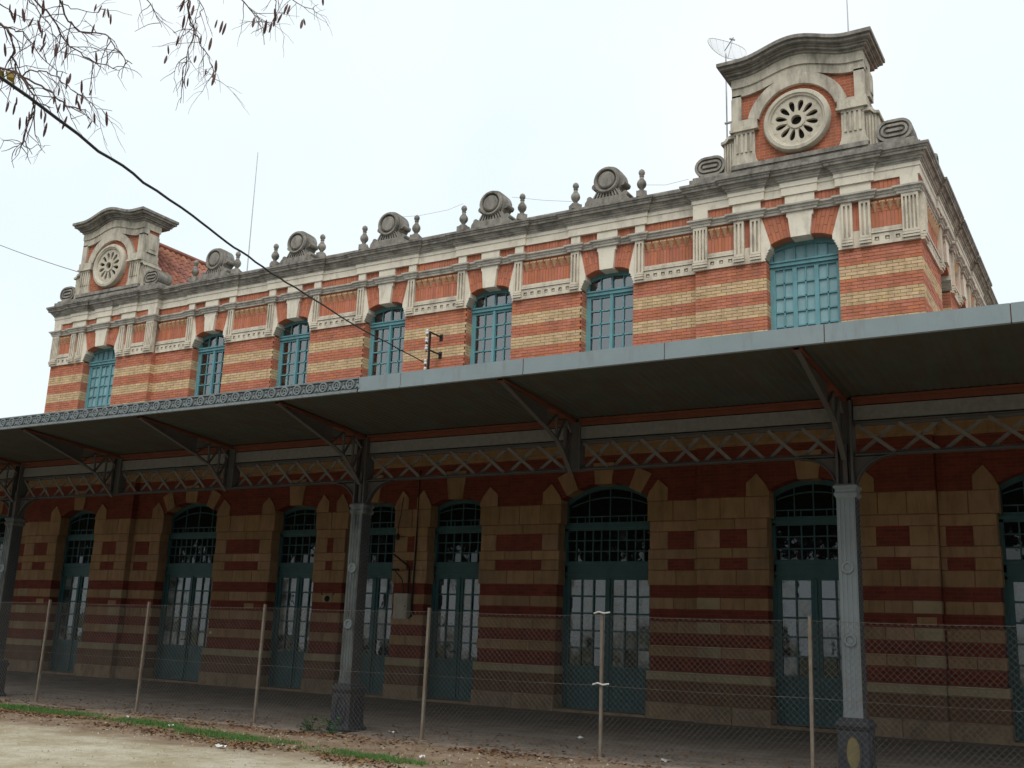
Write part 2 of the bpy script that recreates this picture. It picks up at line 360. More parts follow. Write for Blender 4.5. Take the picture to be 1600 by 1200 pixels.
def gz(x, y):
    if y > -6.75: return -.30
    k = min(1, (-6.75-y)/2.5)
    return -.165 - .05*k + .022*mnoise.noise((x*.7, y*.9, 0)) + .012*mnoise.noise((x*2.3, y*2.3, 4))
def axis(lo, hi, step, far):
    a = []; x = lo
    while x <= hi+1e-6: a.append(x); x += step
    d = step*2; l = lo; h = hi; L_ = []; R_ = []
    while l > -far: l -= d; L_.append(l); d *= 1.7
    d = step*2
    while h < far: h += d; R_.append(h); d *= 1.7
    return L_[::-1]+a+R_
gx = axis(-8, 20, .2, 900); gy = axis(-14, -6.6, .2, 900)
mb = MB(lambda s,o,z:(s,o,z))
mb.v = [(x,y,gz(x,y)) for y in gy for x in gx]; nx = len(gx)
mb.f = [(j*nx+i, j*nx+i+1, (j+1)*nx+i+1, (j+1)*nx+i) for j in range(len(gy)-1) for i in range(nx-1)]
struct('ground', mb, ground_mat(), 'pale sandy ground in front of the platform', True)

PLAT = mat('worn_concrete', (.27,.235,.2), (.18,.15,.125), 1.4, rough=.9, stain=(.11,.085,.065), samt=.75, sscale=(.8,1.6,1), slo=.45, shi=.68, bump=.4)
def pz(y): return -.15*min(1, -y/6.6)
mb = MB(lambda s,o,z:(s,o,z))
n = 120; x0, x1 = -30., 34.
for i in range(n+1):
    x = x0+(x1-x0)*i/n; e = -6.95+.10*mnoise.noise((x*.9,0,2))
    mb.v += [(x,.6,0), (x,-1.2,pz(-1.2)), (x,-3,pz(-3)), (x,-5,pz(-5)), (x,e,pz(-6.6)), (x,e-.06,-.30)]
mb.f = [(i*6+j, i*6+j+1, i*6+j+7, i*6+j+6) for i in range(n) for j in range(5)]
struct('platform', mb, PLAT, 'worn grey concrete platform under the canopy', True)

# ------------------------------------------------------------------ the station building
B = thing('station_building', 'two storey station building of banded red and yellow brick with two clock-like pediments', 'building')

def brick_rows(s0, s1, z0, z1, zref=ZB, h=.0713, Lb=.232, gap=.011, rnd=random.Random(5)):
    """running-bond bricks between s0..s1; yields s,e,za,zb,is_yellow"""
    k0 = int(math.floor((zref-z1)/h+.5)); k1 = int(math.ceil((zref-z0)/h-.5))
    for k in range(k0, k1):
        zt = zref-k*h; zb_ = zt-h
        yel = k >= 5 and ((k-5)//4) % 2 == 0
        a = s0 - (Lb/2 if k % 2 else 0)
        while a < s1-.02:
            b_ = a+Lb; u, w = max(a, s0), min(b_, s1)
            if w-u > .05: yield (u+gap/2 if u > s0 else u, w-gap/2 if w < s1 else w, zb_+gap/2, zt-gap/2, yel)
            a = b_
ZBR = 7.46                                   # bricks are laid down to here; the canopy roof hides what is lower
red_m, yel_m = unit_box(BRED), unit_box(BYEL)
redmb, yelmb = MB(), MB()
brick_jobs = []
def lay(s0, s1, base, M=front, single=None):
    for a, b_, za, zb_, yel in brick_rows(s0, s1, ZBR, ZB):
        o1 = base+.010+random.uniform(-.003,.003)
        if single is not None: brick_jobs.append((a,b_,za,zb_,yel,o1,single))
        else:
            t = yelmb if yel else redmb; t.M = M; t.box(a, b_, base-.05, o1, za, zb_)
def lay_return(s, base, depth, M=front, sgn=1):   # brick face turned into an opening or step, facing sgn*s
    for a, b_, za, zb_, yel in brick_rows(base-depth, base, ZBR, ZB):
        t = yelmb if yel else redmb; t.M = M
        o = random.uniform(-.002,.002)
        t.box(min(s-.04*sgn, s+(.009+o)*sgn), max(s-.04*sgn, s+(.009+o)*sgn), a, b_, za, zb_)

def wall_with_openings(name, s0, s1, base, wins, z0, z1, zs, zt, m, M=front, parent=B, th=.5):
    """solid wall with rectangular openings (centre, half width) between zs and zt"""
    mb = MB(M); x = s0
    for c, hw in wins:
        mb.box(x, c-hw, base-th, base, z0, z1)
        mb.box(c-hw, c+hw, base-th, base, z0, zs); mb.box(c-hw, c+hw, base-th, base, zt, z1); x = c+hw
    mb.box(x, s1, base-th, base, z0, z1)
    return obj(name, mb, m, parent)

ZSILL, ZHEAD = 7.15, 9.93
HWM, HWP = .66, .76
mid_w = [(c, HWM) for c in WX]
W_mid = wall_with_openings('wall', -S, S, 0, mid_w, 5.75, ZCOR+.02, ZSILL, ZHEAD, MORTAR)
W_pr = wall_with_openings('wall', S, C, E0, [(P, HWP)], 5.75, ZCOR+.02, ZSILL, ZHEAD, MORTAR)
W_pl = wall_with_openings('wall', -C, -S, E0, [(-P, HWP)], 5.75, ZCOR+.02, ZSILL, ZHEAD, MORTAR)
SIDEW = [2.75, 5.35, 7.95]
W_sd = wall_with_openings('wall', -E0+.5, SD, 0, [(y, HWM) for y in SIDEW], 5.75, ZCOR+.02, ZSILL, ZHEAD, MORTAR, side)
mb = MB(); mb.box(-C, -C+.5, -SD, E0-.5, 5.75, ZCOR+.02); mb.box(-C, C, -SD-.5, -SD, 0, ZCOR+.02); W_bk = obj('wall', mb, UPPERB, B)
# brickwork: the right pavilion's face brick by brick, the rest joined
lay(S, P-HWP, E0, single=W_pr); lay(P+HWP, C, E0, single=W_pr)
edges = [-S]+[x for c, hw in mid_w for x in (c-hw, c+hw)]+[S]
for i in range(0, len(edges), 2): lay(edges[i], edges[i+1], 0)
lay(-C, -P-HWP, E0); lay(-P+HWP, -S, E0)
for c, hw in mid_w: lay_return(c-hw, 0, .3); lay_return(c+hw, 0, .3, sgn=-1)
for c in (-P, P): lay_return(c-HWP, E0, .3); lay_return(c+HWP, E0, .3, sgn=-1)
lay_return(-S, E0, E0); lay_return(S, E0, E0, sgn=-1); lay_return(-C, E0, .6, sgn=-1)
e2 = [-E0]+[x for y in SIDEW for x in (y-HWM, y+HWM)]+[SD]
for i in range(0, len(e2), 2): lay(e2[i], e2[i+1], 0, side)
for y in SIDEW: lay_return(y+HWM, 0, .3, side, -1); lay_return(y-HWM, 0, .3, side, 1)
brick_jobs.sort(key=lambda j: -j[2])
for a, b_, za, zb_, yel, o1, par in brick_jobs[:300]:
    inst('brick', yel_m if yel else red_m, TRS((a+b_)/2, -(o1-.03), (za+zb_)/2, b_-a, .06, zb_-za), par)
for a, b_, za, zb_, yel, o1, par in brick_jobs[300:]:
    t = yelmb if yel else redmb; t.M = front; t.box(a, b_, o1-.06, o1, za, zb_)
for t, m, l in ((redmb, BRED, 'red brick courses'), (yelmb, BYEL, 'yellow brick courses')):
    o = obj('brick_courses', t, m, B); o['kind'] = 'stuff'

# ---- upper storey ornament
def pilaster(c, w, base, M=front, flutes=2, name='pilaster'):
    mb = MB(M); h = w/2
    mb.box(c-h, c+h, base-.05, base+.045, ZB, ZSTR)
    rib = w/(2*flutes+1)
    for k in range(flutes+1):
        a = c-h+2*k*rib; mb.box(a, a+rib, base+.045, base+.095, ZB+.22, ZSTR-.07)
    mb.box(c-h, c+h, base+.045, base+.095, ZSTR-.07, ZSTR)
    mb.box(c-h, c+h, base+.045, base+.095, ZB+.17, ZB+.22)
    for k in range(3): mb.box(c-h-.006, c+h+.006, base+.0, base+.125-.012*k-.02*(k == 2), ZB-.01+.055*(2-k)+.004, ZB-.01+.055*(3-k)-.004)
    return obj(name, mb, STONE, B)
def zig(a, b_, n, amp):
    pts = []
    for i in range(n):
        t0 = i/n; t1 = (i+.7)/n
        for t, d in ((t0, 0), (t1, amp)):
            pts.append((a[0]+(b_[0]-a[0])*t+d, a[1]+(b_[1]-a[1])*t))
    pts.append(b_); return pts
def gusset(c, sg, xo, xi, hw, base, M=front):
    """corbelled stone springer beside a window head; xo outer x, xi inner tip, hw jamb"""
    mb = MB(M)
    pts = [(xo, ZSTR), (xo-.02, ZSTR), (xi, 9.80), (xi, 9.70)] + zig((xi+.005, 9.70), (hw, 9.47), 4, .03) + [(hw, ZB), (xo, ZB)]
    mb.prism([(c+sg*x, z) for x, z in pts], base-.34, base+.045)
    return obj('springer', mb, CREAM, B)
def voussoirs(c, sg, k0, k1, xi, xo, base, M=front):
    """brick fan between the keystone side and the springer"""
    mb = MB(M); nu, nv = 6, 3
    def pt(u, v):
        bx, bz = k0+(xi-k0)*u, 9.91-(9.91-9.80)*u*u
        tx, tz = k1+(xo-.02-k1)*u, ZSTR
        return (c+sg*(bx+(tx-bx)*v), bz+(tz-bz)*v)
    for i in range(nu):
        for j in range(nv):
            u0, u1 = (i+.04)/nu, (i+.96)/nu; v0, v1 = (j+.025)/nv, (j+.975)/nv
            if (i+j) % 2 and 0 < j: v0 -= .12/nv
            mb.prism([pt(u0,v0), pt(u1,v0), pt(u1,v1), pt(u0,v1)], base-.05, base+.012+random.uniform(-.003,.003))
    mb2 = MB(M)
    mb.prism([pt(0,0), pt(.5,0), pt(1,0), pt(1,1), pt(0,1)], base-.34, base-.002)
    return stuff(obj('brick_arch', mb, BRED, B))
def keystone(c, k0, k1, base, M=front):
    mb = MB(M)
    mb.prism([(c-k0,9.87),(c+k0,9.87),(c+k1-.03,ZSTR-.12),(c+k1,ZSTR-.10),(c+k1,ZSTR),(c-k1,ZSTR),(c-k1,ZSTR-.10),(c-k1+.03,ZSTR-.12)], base-.34, base+.09)
    return obj('keystone', mb, CREAM, B)
def soldiers(mb, s0, s1, z0, z1, base):
    n = max(1, round((s1-s0)/.078)); w = (s1-s0)/n
    for i in range(n): mb.box(s0+i*w+.004, s0+(i+1)*w-.004, base-.05, base+.012+random.uniform(-.004,.004), z0+.004, z1-.004)
def panel(s0, s1, base, teeth, M=front):
    mb = MB(M)
    soldiers(mb, s0, s1, ZPAN, 10.15, base)
    for a, b_, za, zb_, yel in brick_rows(s0, s1, 10.15, ZSTR, zref=ZSTR, h=.07): mb.box(a, b_, base-.05, base+.006, za, zb_)
    stuff(obj('brick_panel', mb, BRED, B))
    mb = MB(M); w = (s1-s0)/teeth
    for i in range(teeth):
        c = s0+(i+.5)*w
        mb.add([(c-w*.46,base,10.33),(c+w*.46,base,10.33),(c,base+.12,10.33),(c,base,10.12),(c,base+.03,10.14)], [(0,1,2),(0,2,4,3),(2,1,3,4),(0,3,1)])
        mb.box(c-w*.4, c+w*.4, base, base+.05, 10.33, 10.37)
    stuff(obj('tooth_course', mb, TOOTH, B))
    mb = MB(M)                                      # pierced stone band under the panel
    mb.box(s0, s1, base-.05, base+.012, ZB, ZPAN)
    mb.box(s0, s1, base, base+.05, ZB, ZB+.08); mb.box(s0, s1, base, base+.05, ZB+.165, ZB+.235)
    mb.box(s0, s1, base, base+.07, ZB+.245, ZB+.285); mb.box(s0, s1, base, base+.055, ZB+.295, ZB+.325); mb.box(s0, s1, base, base+.04, ZB+.332, ZPAN)
    n = max(3, round((s1-s0)/.19)); w = (s1-s0)/n; x = s0
    for i in range(n):
        h = s0+(i+.5)*w; mb.box(x, h-.045, base, base+.05, ZB+.08, ZB+.165); x = h+.045
        mb.box(h-.022, h+.022, base, base+.03, ZB+.10, ZB+.145)
    mb.box(x, s1, base, base+.05, ZB+.08, ZB+.165)
    obj('stone_band', mb, STONE, B)
def frieze(items, base, M=front):
    """items: (s0,s1,'b'|'s') brick or stone blocks between string course and fascia"""
    mb = MB(M); any_ = False
    for a, b_, k in items:
        if k == 'b': soldiers(mb, a, b_, ZFRI, ZFAS, base); any_ = True
        else:
            m2 = MB(M); m2.box(a, b_, base-.05, base+.07, ZFRI-.01, ZFAS+.01); obj('frieze_block', m2, CREAM, B)
    if any_: stuff(obj('brick_frieze', mb, BRED, B))
def bay(c, base, M=front, pil=.826, hw=HWM, xi=.56):
    for sg in (-1, 1):
        pilaster(c+sg*pil, .21, base, M); gusset(c, sg, pil-.105, xi, hw, base, M); voussoirs(c, sg, .17, .235, xi, pil-.105, base, M)
    keystone(c, .17, .24, base, M)

for c in WX: bay(c, 0)
for y in SIDEW: bay(y, 0, side)
for c in (-P, P):
    for sg in (-1, 1):
        pilaster(c+sg*.96, .22, E0); pilaster(c+sg*1.32, .22, E0); pilaster(c+sg*(2.36-.16), .32, E0, flutes=4)
        gusset(c, sg, .85, .65, HWP, E0); voussoirs(c, sg, .20, .27, .65, .85, E0)
        a, b_ = sorted((c+sg*1.43, c+sg*2.04)); panel(a, b_, E0, 4)
        a, b_ = sorted((c+sg*1.07, c+sg*1.21)); mb = MB(); mb.box(a, b_, E0-.05, E0+.03, ZB, ZPAN); obj('stone_band', mb, STONE, B)
        mb = MB(); soldiers(mb, a, b_, ZPAN, ZSTR, E0); stuff(obj('brick_panel', mb, BRED, B))
    keystone(c, .20, .28, E0)
gaps = [(-S, WX[0]-.931)]+[(WX[i]+.931, WX[i+1]-.931) for i in range(4)]+[(WX[4]+.931, S)]
for a, b_ in gaps: panel(a, b_, 0, max(5, round((b_-a)/.195)))
sg_ = [(-E0+.33, SIDEW[0]-.931)]+[(SIDEW[i]+.931, SIDEW[i+1]-.931) for i in range(2)]+[(SIDEW[2]+.931, SD-.3)]
for a, b_ in sg_: panel(a, b_, 0, max(4, round((b_-a)/.2)), side)
pilaster(-E0+.16, .32, 0, side, 4)
it = []; x = -S
for c in WX:
    it += [(x, c-.931, 'b'), (c-.945, c-.71, 's'), (c-.71, c-.25, 'b'), (c-.26, c+.26, 's'), (c+.25, c+.71, 'b'), (c+.71, c+.945, 's')]; x = c+.931
it.append((x, S, 'b')); frieze(it, 0)
it = []; x = -E0
for c in SIDEW:
    it += [(x, c-.931, 'b'), (c-.945, c-.71, 's'), (c-.71, c-.25, 'b'), (c-.26, c+.26, 's'), (c+.25, c+.71, 'b'), (c+.71, c+.945, 's')]; x = c+.931
it.append((x, SD, 'b')); frieze(it, 0, side)
for c in (-P, P):
    frieze([(c-2.37, c-2.03, 's'), (c-2.03, c-1.45, 'b'), (c-1.46, c-.84, 's'), (c-.84, c-.3, 'b'), (c-.31, c+.31, 's'), (c+.3, c+.84, 'b'), (c+.84, c+1.46, 's'), (c+1.45, c+2.03, 'b'), (c+2.03, c+2.37, 's')], E0)

def facade_path(brks_mid, brks_pav, brks_side):
    """plan of the front and right side with break-forwards; each break (centre offsets a,b, extra)"""
    p = [(-C, -1.0), (-C, E0)]
    def run(base, lst):
        for a, b_, x in lst: p.extend([(a, base), (a, base+x), (b_, base+x), (b_, base)])
    run(E0, [(-P+a, -P+b_, x) for a, b_, x in brks_pav])
    p.extend([(-S, E0), (-S, 0)])
    for c in WX: run(0, [(c+a, c+b_, x) for a, b_, x in brks_mid])
    p.extend([(S, 0), (S, E0)])
    run(E0, [(P+a, P+b_, x) for a, b_, x in brks_pav])
    p.append((C, E0))
    for y in SIDEW:
        for a, b_, x in brks_side: p.extend([(C, -(y+a)), (C+x, -(y+a)), (C+x, -(y+b_)), (C, -(y+b_))])
    p.append((C, -SD))
    return p
bm_ = [(-.95,-.70,.07), (-.26,.26,.07), (.70,.95,.07)]
bp_ = [(-2.34,-2.02,.05), (-1.46,-.82,.07), (-.31,.31,.07), (.82,1.46,.07), (2.02,2.34,.05)]
mb = MB(); mb.sweep(facade_path(bm_, bp_, bm_), [(-.1,ZSTR),(.06,ZSTR),(.065,ZSTR+.05),(.085,ZSTR+.06),(.09,ZSTR+.10),(.13,ZSTR+.12),(.135,ZSTR+.155),(.02,ZSTR+.175),(-.1,ZSTR+.175)])
obj('string_course', mb, GREYST, B)
fm = [(-.96,.96,.05)]; fp = [(-1.48,-.80,.06), (-.33,.33,.05), (.80,1.48,.06)]
mb = MB(); mb.sweep(facade_path(fm, fp, fm), [(-.1,ZFAS),(.05,ZFAS),(.05,ZFAS+.17),(.07,ZFAS+.18),(.07,ZCOR+.01),(-.1,ZCOR+.01)])
obj('fascia_course', mb, CREAM, B)
cbk = [(-2.36,-2.0,.03), (-1.48,-.80,.06), (-.33,.33,.03), (.80,1.48,.06), (2.0,2.36,.03)]
cbk = [(-1.48,-.80,.06), (-.33,.33,.03), (.80,1.48,.06)]
prof = [(-.3,ZCOR),(.085,ZCOR),(.09,ZCOR+.035),(.115,ZCOR+.04),(.12,ZCOR+.075),(.15,ZCOR+.085),(.155,ZCOR+.115),(.175,ZCOR+.125),(.18,ZCOR+.15),(-.3,ZCOR+.15)]
mb = MB(); mb.sweep(facade_path(fm, cbk, fm), prof); obj('bed_moulding', mb, BEDST, B)
prof = [(-.3,ZCOR+.15),(.225,ZCOR+.15),(.23,ZCOR+.20),(.25,ZCOR+.215),(.255,ZCOR+.245),(.28,ZCOR+.26),(.285,ZCOR+.31),(.16,ZTOP-.01),(-.3,ZTOP+.02)]
mb = MB(); mb.sweep(facade_path(fm, cbk, fm), prof); obj('cornice', mb, WSTONE, B)
mb = MB(); mb.sweep(facade_path([], [], []), [(-.45,ZTOP-.05),(.12,ZTOP-.02),(.10,ZTOP+.10),(-.45,ZTOP+.10)]); obj('blocking_course', mb, WSTONE, B)
mb = MB(); mb.box(-C+.3, C-.3, -SD+.2, -.3, ZTOP-.3, ZTOP-.05); obj('flat_roof', mb, WSTONE, B)

# ---- cartouches and finials on the parapet
def cartouche(c, base, M=front, parent=B):
    mb = MB(M); z0 = ZTOP+.05
    mb.prism([(c-.56,z0),(c+.56,z0),(c+.54,z0+.10),(c+.49,z0+.16),(c-.49,z0+.16),(c-.54,z0+.10)], base-.32, base+.18)
    prof = [(.48,z0+.16),(.40,z0+.20),(.33,z0+.27),(.29,z0+.36),(.28,z0+.46)]
    mb.prism([(c-x,z) for x,z in prof]+[(c+x,z) for x,z in prof[::-1]], base-.30, base+.10)
    for k in range(-4, 5): mb.prism([(c+k*.088-.022, z0+.165), (c+k*.088+.022, z0+.165), (c+k*.058+.016, z0+.36), (c+k*.058-.016, z0+.36)], base+.09, base+.15)
    for sg in (-1, 1):
        mb.lathe_o(c+sg*.46, z0+.20, [(.07,base-.28),(.07,base+.12)], 10); mb.lathe_o(c+sg*.36, z0+.52, [(.075,base-.28),(.075,base+.06)], 10)
    mb.lathe_o(c, z0+.60, [(.36,base-.30),(.37,base-.12),(.37,base+.07),(.35,base+.10)], 26)
    o = obj('cartouche', mb, WSTONE, parent)
    mb = MB(M)
    mb.lathe_o(c, z0+.60, [(.335,base+.05),(.335,base+.16),(.31,base+.20),(.265,base+.20),(.25,base+.16),(.245,base+.125),(.225,base+.125),(.21,base+.17),(.18,base+.19),(.01,base+.19)], 26)
    obj('disc', mb, WSTONE, o)
for c in WX: cartouche(c, 0)
for y in (1.0, 3.65, 6.2):
    mb = MB(side); z0 = ZTOP+.02
    mb.prism([(y-.34,z0),(y+.34,z0),(y+.30,z0+.07),(y+.17,z0+.12),(y-.17,z0+.12),(y-.30,z0+.07)], -.1, .24)
    mb.lathe_o(y, z0+.13, [(.15,-.08),(.17,.0),(.17,.20),(.15,.24),(.11,.24),(.10,.20),(.01,.20)], 18)
    for sg in (-1, 1): mb.lathe_o(y+sg*.25, z0+.09, [(.06,-.08),(.06,.17)], 10)
    obj('acroterion', mb, WSTONE, B)
def finial_mesh():
    mb = MB(lambda s,o,z:(s,o,z)); mb.box(-.12,.12,-.12,.12,-.02,.12)
    mb.lathe(0, 0, [(.10,.12),(.10,.15),(.045,.18),(.06,.22),(.10,.27),(.115,.33),(.10,.39),(.055,.45),(.045,.50),(.06,.52),(.045,.54),(.07,.58),(.078,.62),(.06,.67),(.02,.70)], 12)
    return mb.mesh('finial', WSTONE, True)
fin = finial_mesh()
for c in WX:
    for sg in (-1, 1): inst('finial', fin, TRS(c+sg*.86, -.06, ZTOP+.08, rz=random.uniform(0,1.5)), B)

# ---- the two pediments with their stone rosettes
def pediment(c):
    base = E0+.09; back = E0-.55
    bump = lambda x, a: a*(.5+.5*math.cos(math.pi*max(-1, min(1, x/1.2))))
    xs = [-1.43+2.86*i/40 for i in range(41)]
    mb = MB()
    mb.box(c-2.42, c+2.42, back, E0+.16, ZTOP-.02, ZTOP+.13)
    mb.box(c-2.36, c+2.36, back, E0+.10, ZTOP+.13, ZTOP+.20)
    mb.box(c-1.46, c+1.46, back, E0+.13, ZTOP+.20, ZTOP+.30)
    root = obj('pediment', mb, WSTONE, B)
    zb = ZTOP+.30
    mb = MB(); mb.box(c-1.38, c+1.38, back, base-.06, zb, 12.6); mb.band(c, [x*.96 for x in xs], lambda x: 12.6, lambda x: 13.60+bump(x,.28), back, base-.06)
    obj('brick_field', mb, GEN_BRICK, root)
    # arch ring, spandrel frame, imposts
    mb = MB(); mb.ring(c, 12.51, .85, 1.10, base-.2, base+.035, math.asin(.27/1.10), math.pi-math.asin(.27/1.10), 28); obj('arch_ring', mb, PSTONE, root, False)
    mb = MB()
    mb.band(c, xs, lambda x: 13.36+bump(x,.24), lambda x: 13.58+bump(x,.24), base-.2, base+.015)
    for sg in (-1, 1):
        a, b_ = sorted((c+sg*1.22, c+sg*1.43)); mb.box(a, b_, back+.02, base+.015, 12.76, 13.40)
    obj('frame_band', mb, PSTONE, root)
    mb = MB(); mb.band(c, xs, lambda x: 13.57+bump(x,.24), lambda x: 13.80+bump(x,.25), back-.01, base+.05)
    obj('upper_band', mb, PSTONE, root)
    for sg in (-1, 1):
        mb = MB(); a, b_ = sorted((c+sg*.86, c+sg*1.46)); mb.box(a, b_, back, base+.05, 12.55, 12.76); mb.box(a-.02, b_+.02, back, base+.08, 12.50, 12.56)
        obj('impost', mb, PSTONE, root)
        mb = MB(); x0, x1 = .93, 1.40
        pts = [(x0-.07,zb),(x1+.08,zb),(x1+.02,zb+.12),(x1,zb+.3),(x1,12.5),(x0,12.5),(x0,zb+.25),(x0-.02,zb+.12)]
        mb.prism([(c+sg*x,z) for x,z in pts], back, base)
        for k in range(4):
            a, b_ = sorted((c+sg*(x0+.06+k*.10), c+sg*(x0+.11+k*.10))); mb.box(a, b_, base, base+.03, zb+.28, 12.44)
        a, b_ = sorted((c+sg*x0, c+sg*x1)); mb.box(a, b_, base, base+.03, 12.44, 12.50)
        obj('pilaster', mb, PSTONE, root)
        # fluted shoulder and flat oval scroll
        mb = MB(); zs0 = ZTOP+.20
        pts = [(1.40,zs0),(1.66,zs0),(1.66,12.30),(1.56,12.33),(1.50,12.42),(1.40,12.46)]
        mb.prism([(c+sg*x,z) for x,z in pts], back+.05, E0+.02)
        for k in range(4):
            a, b_ = sorted((c+sg*(1.42+k*.06), c+sg*(1.455+k*.06))); mb.box(a, b_, E0+.02, E0+.05, zs0+.02, 12.30-.0*k)
        mb.prism([(c+sg*x,z) for x,z in [(1.36,12.40),(1.52,12.40),(1.60,12.31),(1.70,12.29),(1.70,12.35),(1.62,12.37),(1.55,12.46),(1.38,12.50)]], back+.04, E0+.10)
        obj('shoulder', mb, PSTONE, root)
        mb = MB(); cx, zc = c+sg*1.97, ZTOP+.20+.235
        def stadium(r, l, n=10):
            q = [(cx+l+r*math.cos(-math.pi/2+math.pi*i/n), zc+r*math.sin(-math.pi/2+math.pi*i/n)) for i in range(n+1)]
            return q+[(cx-l+r*math.cos(math.pi/2+math.pi*i/n), zc+r*math.sin(math.pi/2+math.pi*i/n)) for i in range(n+1)]
        mb.prism(stadium(.235,.12), back+.1, E0+.03)
        def sring(r0, r1, l, o0, o1):
            A, D = stadium(r1, l), stadium(r0, l); n = len(A)
            mb.add([(s,o0,z) for s,z in A]+[(s,o0,z) for s,z in D]+[(s,o1,z) for s,z in A]+[(s,o1,z) for s,z in D],
                   [f for i in range(n) for f in ((i,(i+1)%n,n+(i+1)%n,n+i),(2*n+i,3*n+i,3*n+(i+1)%n,2*n+(i+1)%n),(i,2*n+i,2*n+(i+1)%n,(i+1)%n),(n+i,n+(i+1)%n,3*n+(i+1)%n,3*n+i))])
        sring(.18,.235,.12,E0+.03,E0+.075); sring(.085,.135,.13,E0+.03,E0+.075); mb.prism(stadium(.03,.14), E0+.03, E0+.075)
        mb.box(cx-.36, cx+.38, back+.1, E0+.06, ZTOP+.14, ZTOP+.215)
        obj('scroll', mb, WSTONE, root)
    # crown moulding, returned along both sides
    for k, (w, zl, zh, ex) in enumerate([(1.47,13.79,13.85,.09),(1.53,13.85,13.90,.16),(1.56,13.90,13.95,.20),(1.63,13.95,14.02,.30),(1.67,14.02,14.10,.36)]):
        mb = MB(); xk = [-w+2*w*i/44 for i in range(45)]
        mb.band(c, xk, lambda x: zl+bump(x,.26), lambda x: zh+.001+bump(x,.26), back-.25-.6*ex, base+ex)
        obj('crown_moulding', mb, WSTONE, root)
    for sg in (-1, 1):                               # side panels
        mb = MB(); a, b_ = sorted((c+sg*1.42, c+sg*1.50)); mb.box(a, b_, back+.12, base-.15, 12.80, 13.42)
        mb.box(a-.02*(sg<0), b_+.02*(sg>0), back+.20, base-.23, 12.92, 13.30); obj('side_panel', mb, PSTONE, root)
    # rosette
    zc = 12.50
    mb = MB(); mb.lathe_o(c, zc, [(.72,base-.16),(.72,base+.05),(.69,base+.09),(.62,base+.10),(.60,base+.075),(.57,base+.07),(.55,base+.03),(.55,base-.10)], 40)
    mb.f = [f for f in mb.f if len(f) == 4]
    ro = obj('rosette', mb, RINGST, root, True)
    mb = MB(); n = 16; o0, o1 = base-.045, base+.035
    for k in range(12):
        a0 = 2*math.pi*(k+.5)/12; ca, sa = math.cos(a0), math.sin(a0)
        def W2(r, t): return (c+r*ca-t*sa, zc+r*sa+t*ca)
        hole, outl = [], []
        for i in range(n):
            t = 2*math.pi*i/n; cr, sr = math.cos(t), math.sin(t)
            rr = .335+.135*cr; wd_ = .030+.044*(cr+1)/2
            hole.append(W2(rr, wd_*sr*1.05))
            # wedge outline hit along the same direction
            th = math.tan(math.pi/12); best = 9
            dx, dy = cr, sr
            for (A_, B_, D_) in ((1,0,.552),(-1,0,-.15),(-th,1,0),(-th,-1,0)):
                den = A_*dx+B_*dy
                if den > 1e-6:
                    q = (D_-A_*.335)/den
                    if 0 < q < best: best = q
            outl.append(W2(.335+best*dx, best*dy))
        V = [(s,o1,z) for s,z in outl]+[(s,o1,z) for s,z in hole]+[(s,o0,z) for s,z in hole]
        mb.add(V, [f for i in range(n) for f in ((i,(i+1)%n,n+(i+1)%n,n+i), (n+i,n+(i+1)%n,2*n+(i+1)%n,2*n+i))])
    mb.ring(c, zc, .485, .556, o0, o1-.004, n=36); mb.ring(c, zc, .13, .215, o0, o1-.004, n=24)
    obj('rosette_tracery', mb, RINGST, ro)
    mb = MB(); mb.ring(c, zc, .115, .19, o0, base+.06, n=20); obj('rosette_hub', mb, RINGST, ro)
    mb = MB(); mb.lathe_o(c, zc, [(.56,base-.20),(.56,base-.045)], 24); obj('rosette_backing', mb, DARK, ro)
GEN_BRICK = mat('pediment_brick', (.53,.15,.07), (.44,.12,.055), 5, brick=(.22,.07,(.38,.26,.19)), stain=(.2,.09,.06), samt=.5, bump=.3)
for c in (-P, P): pediment(c)

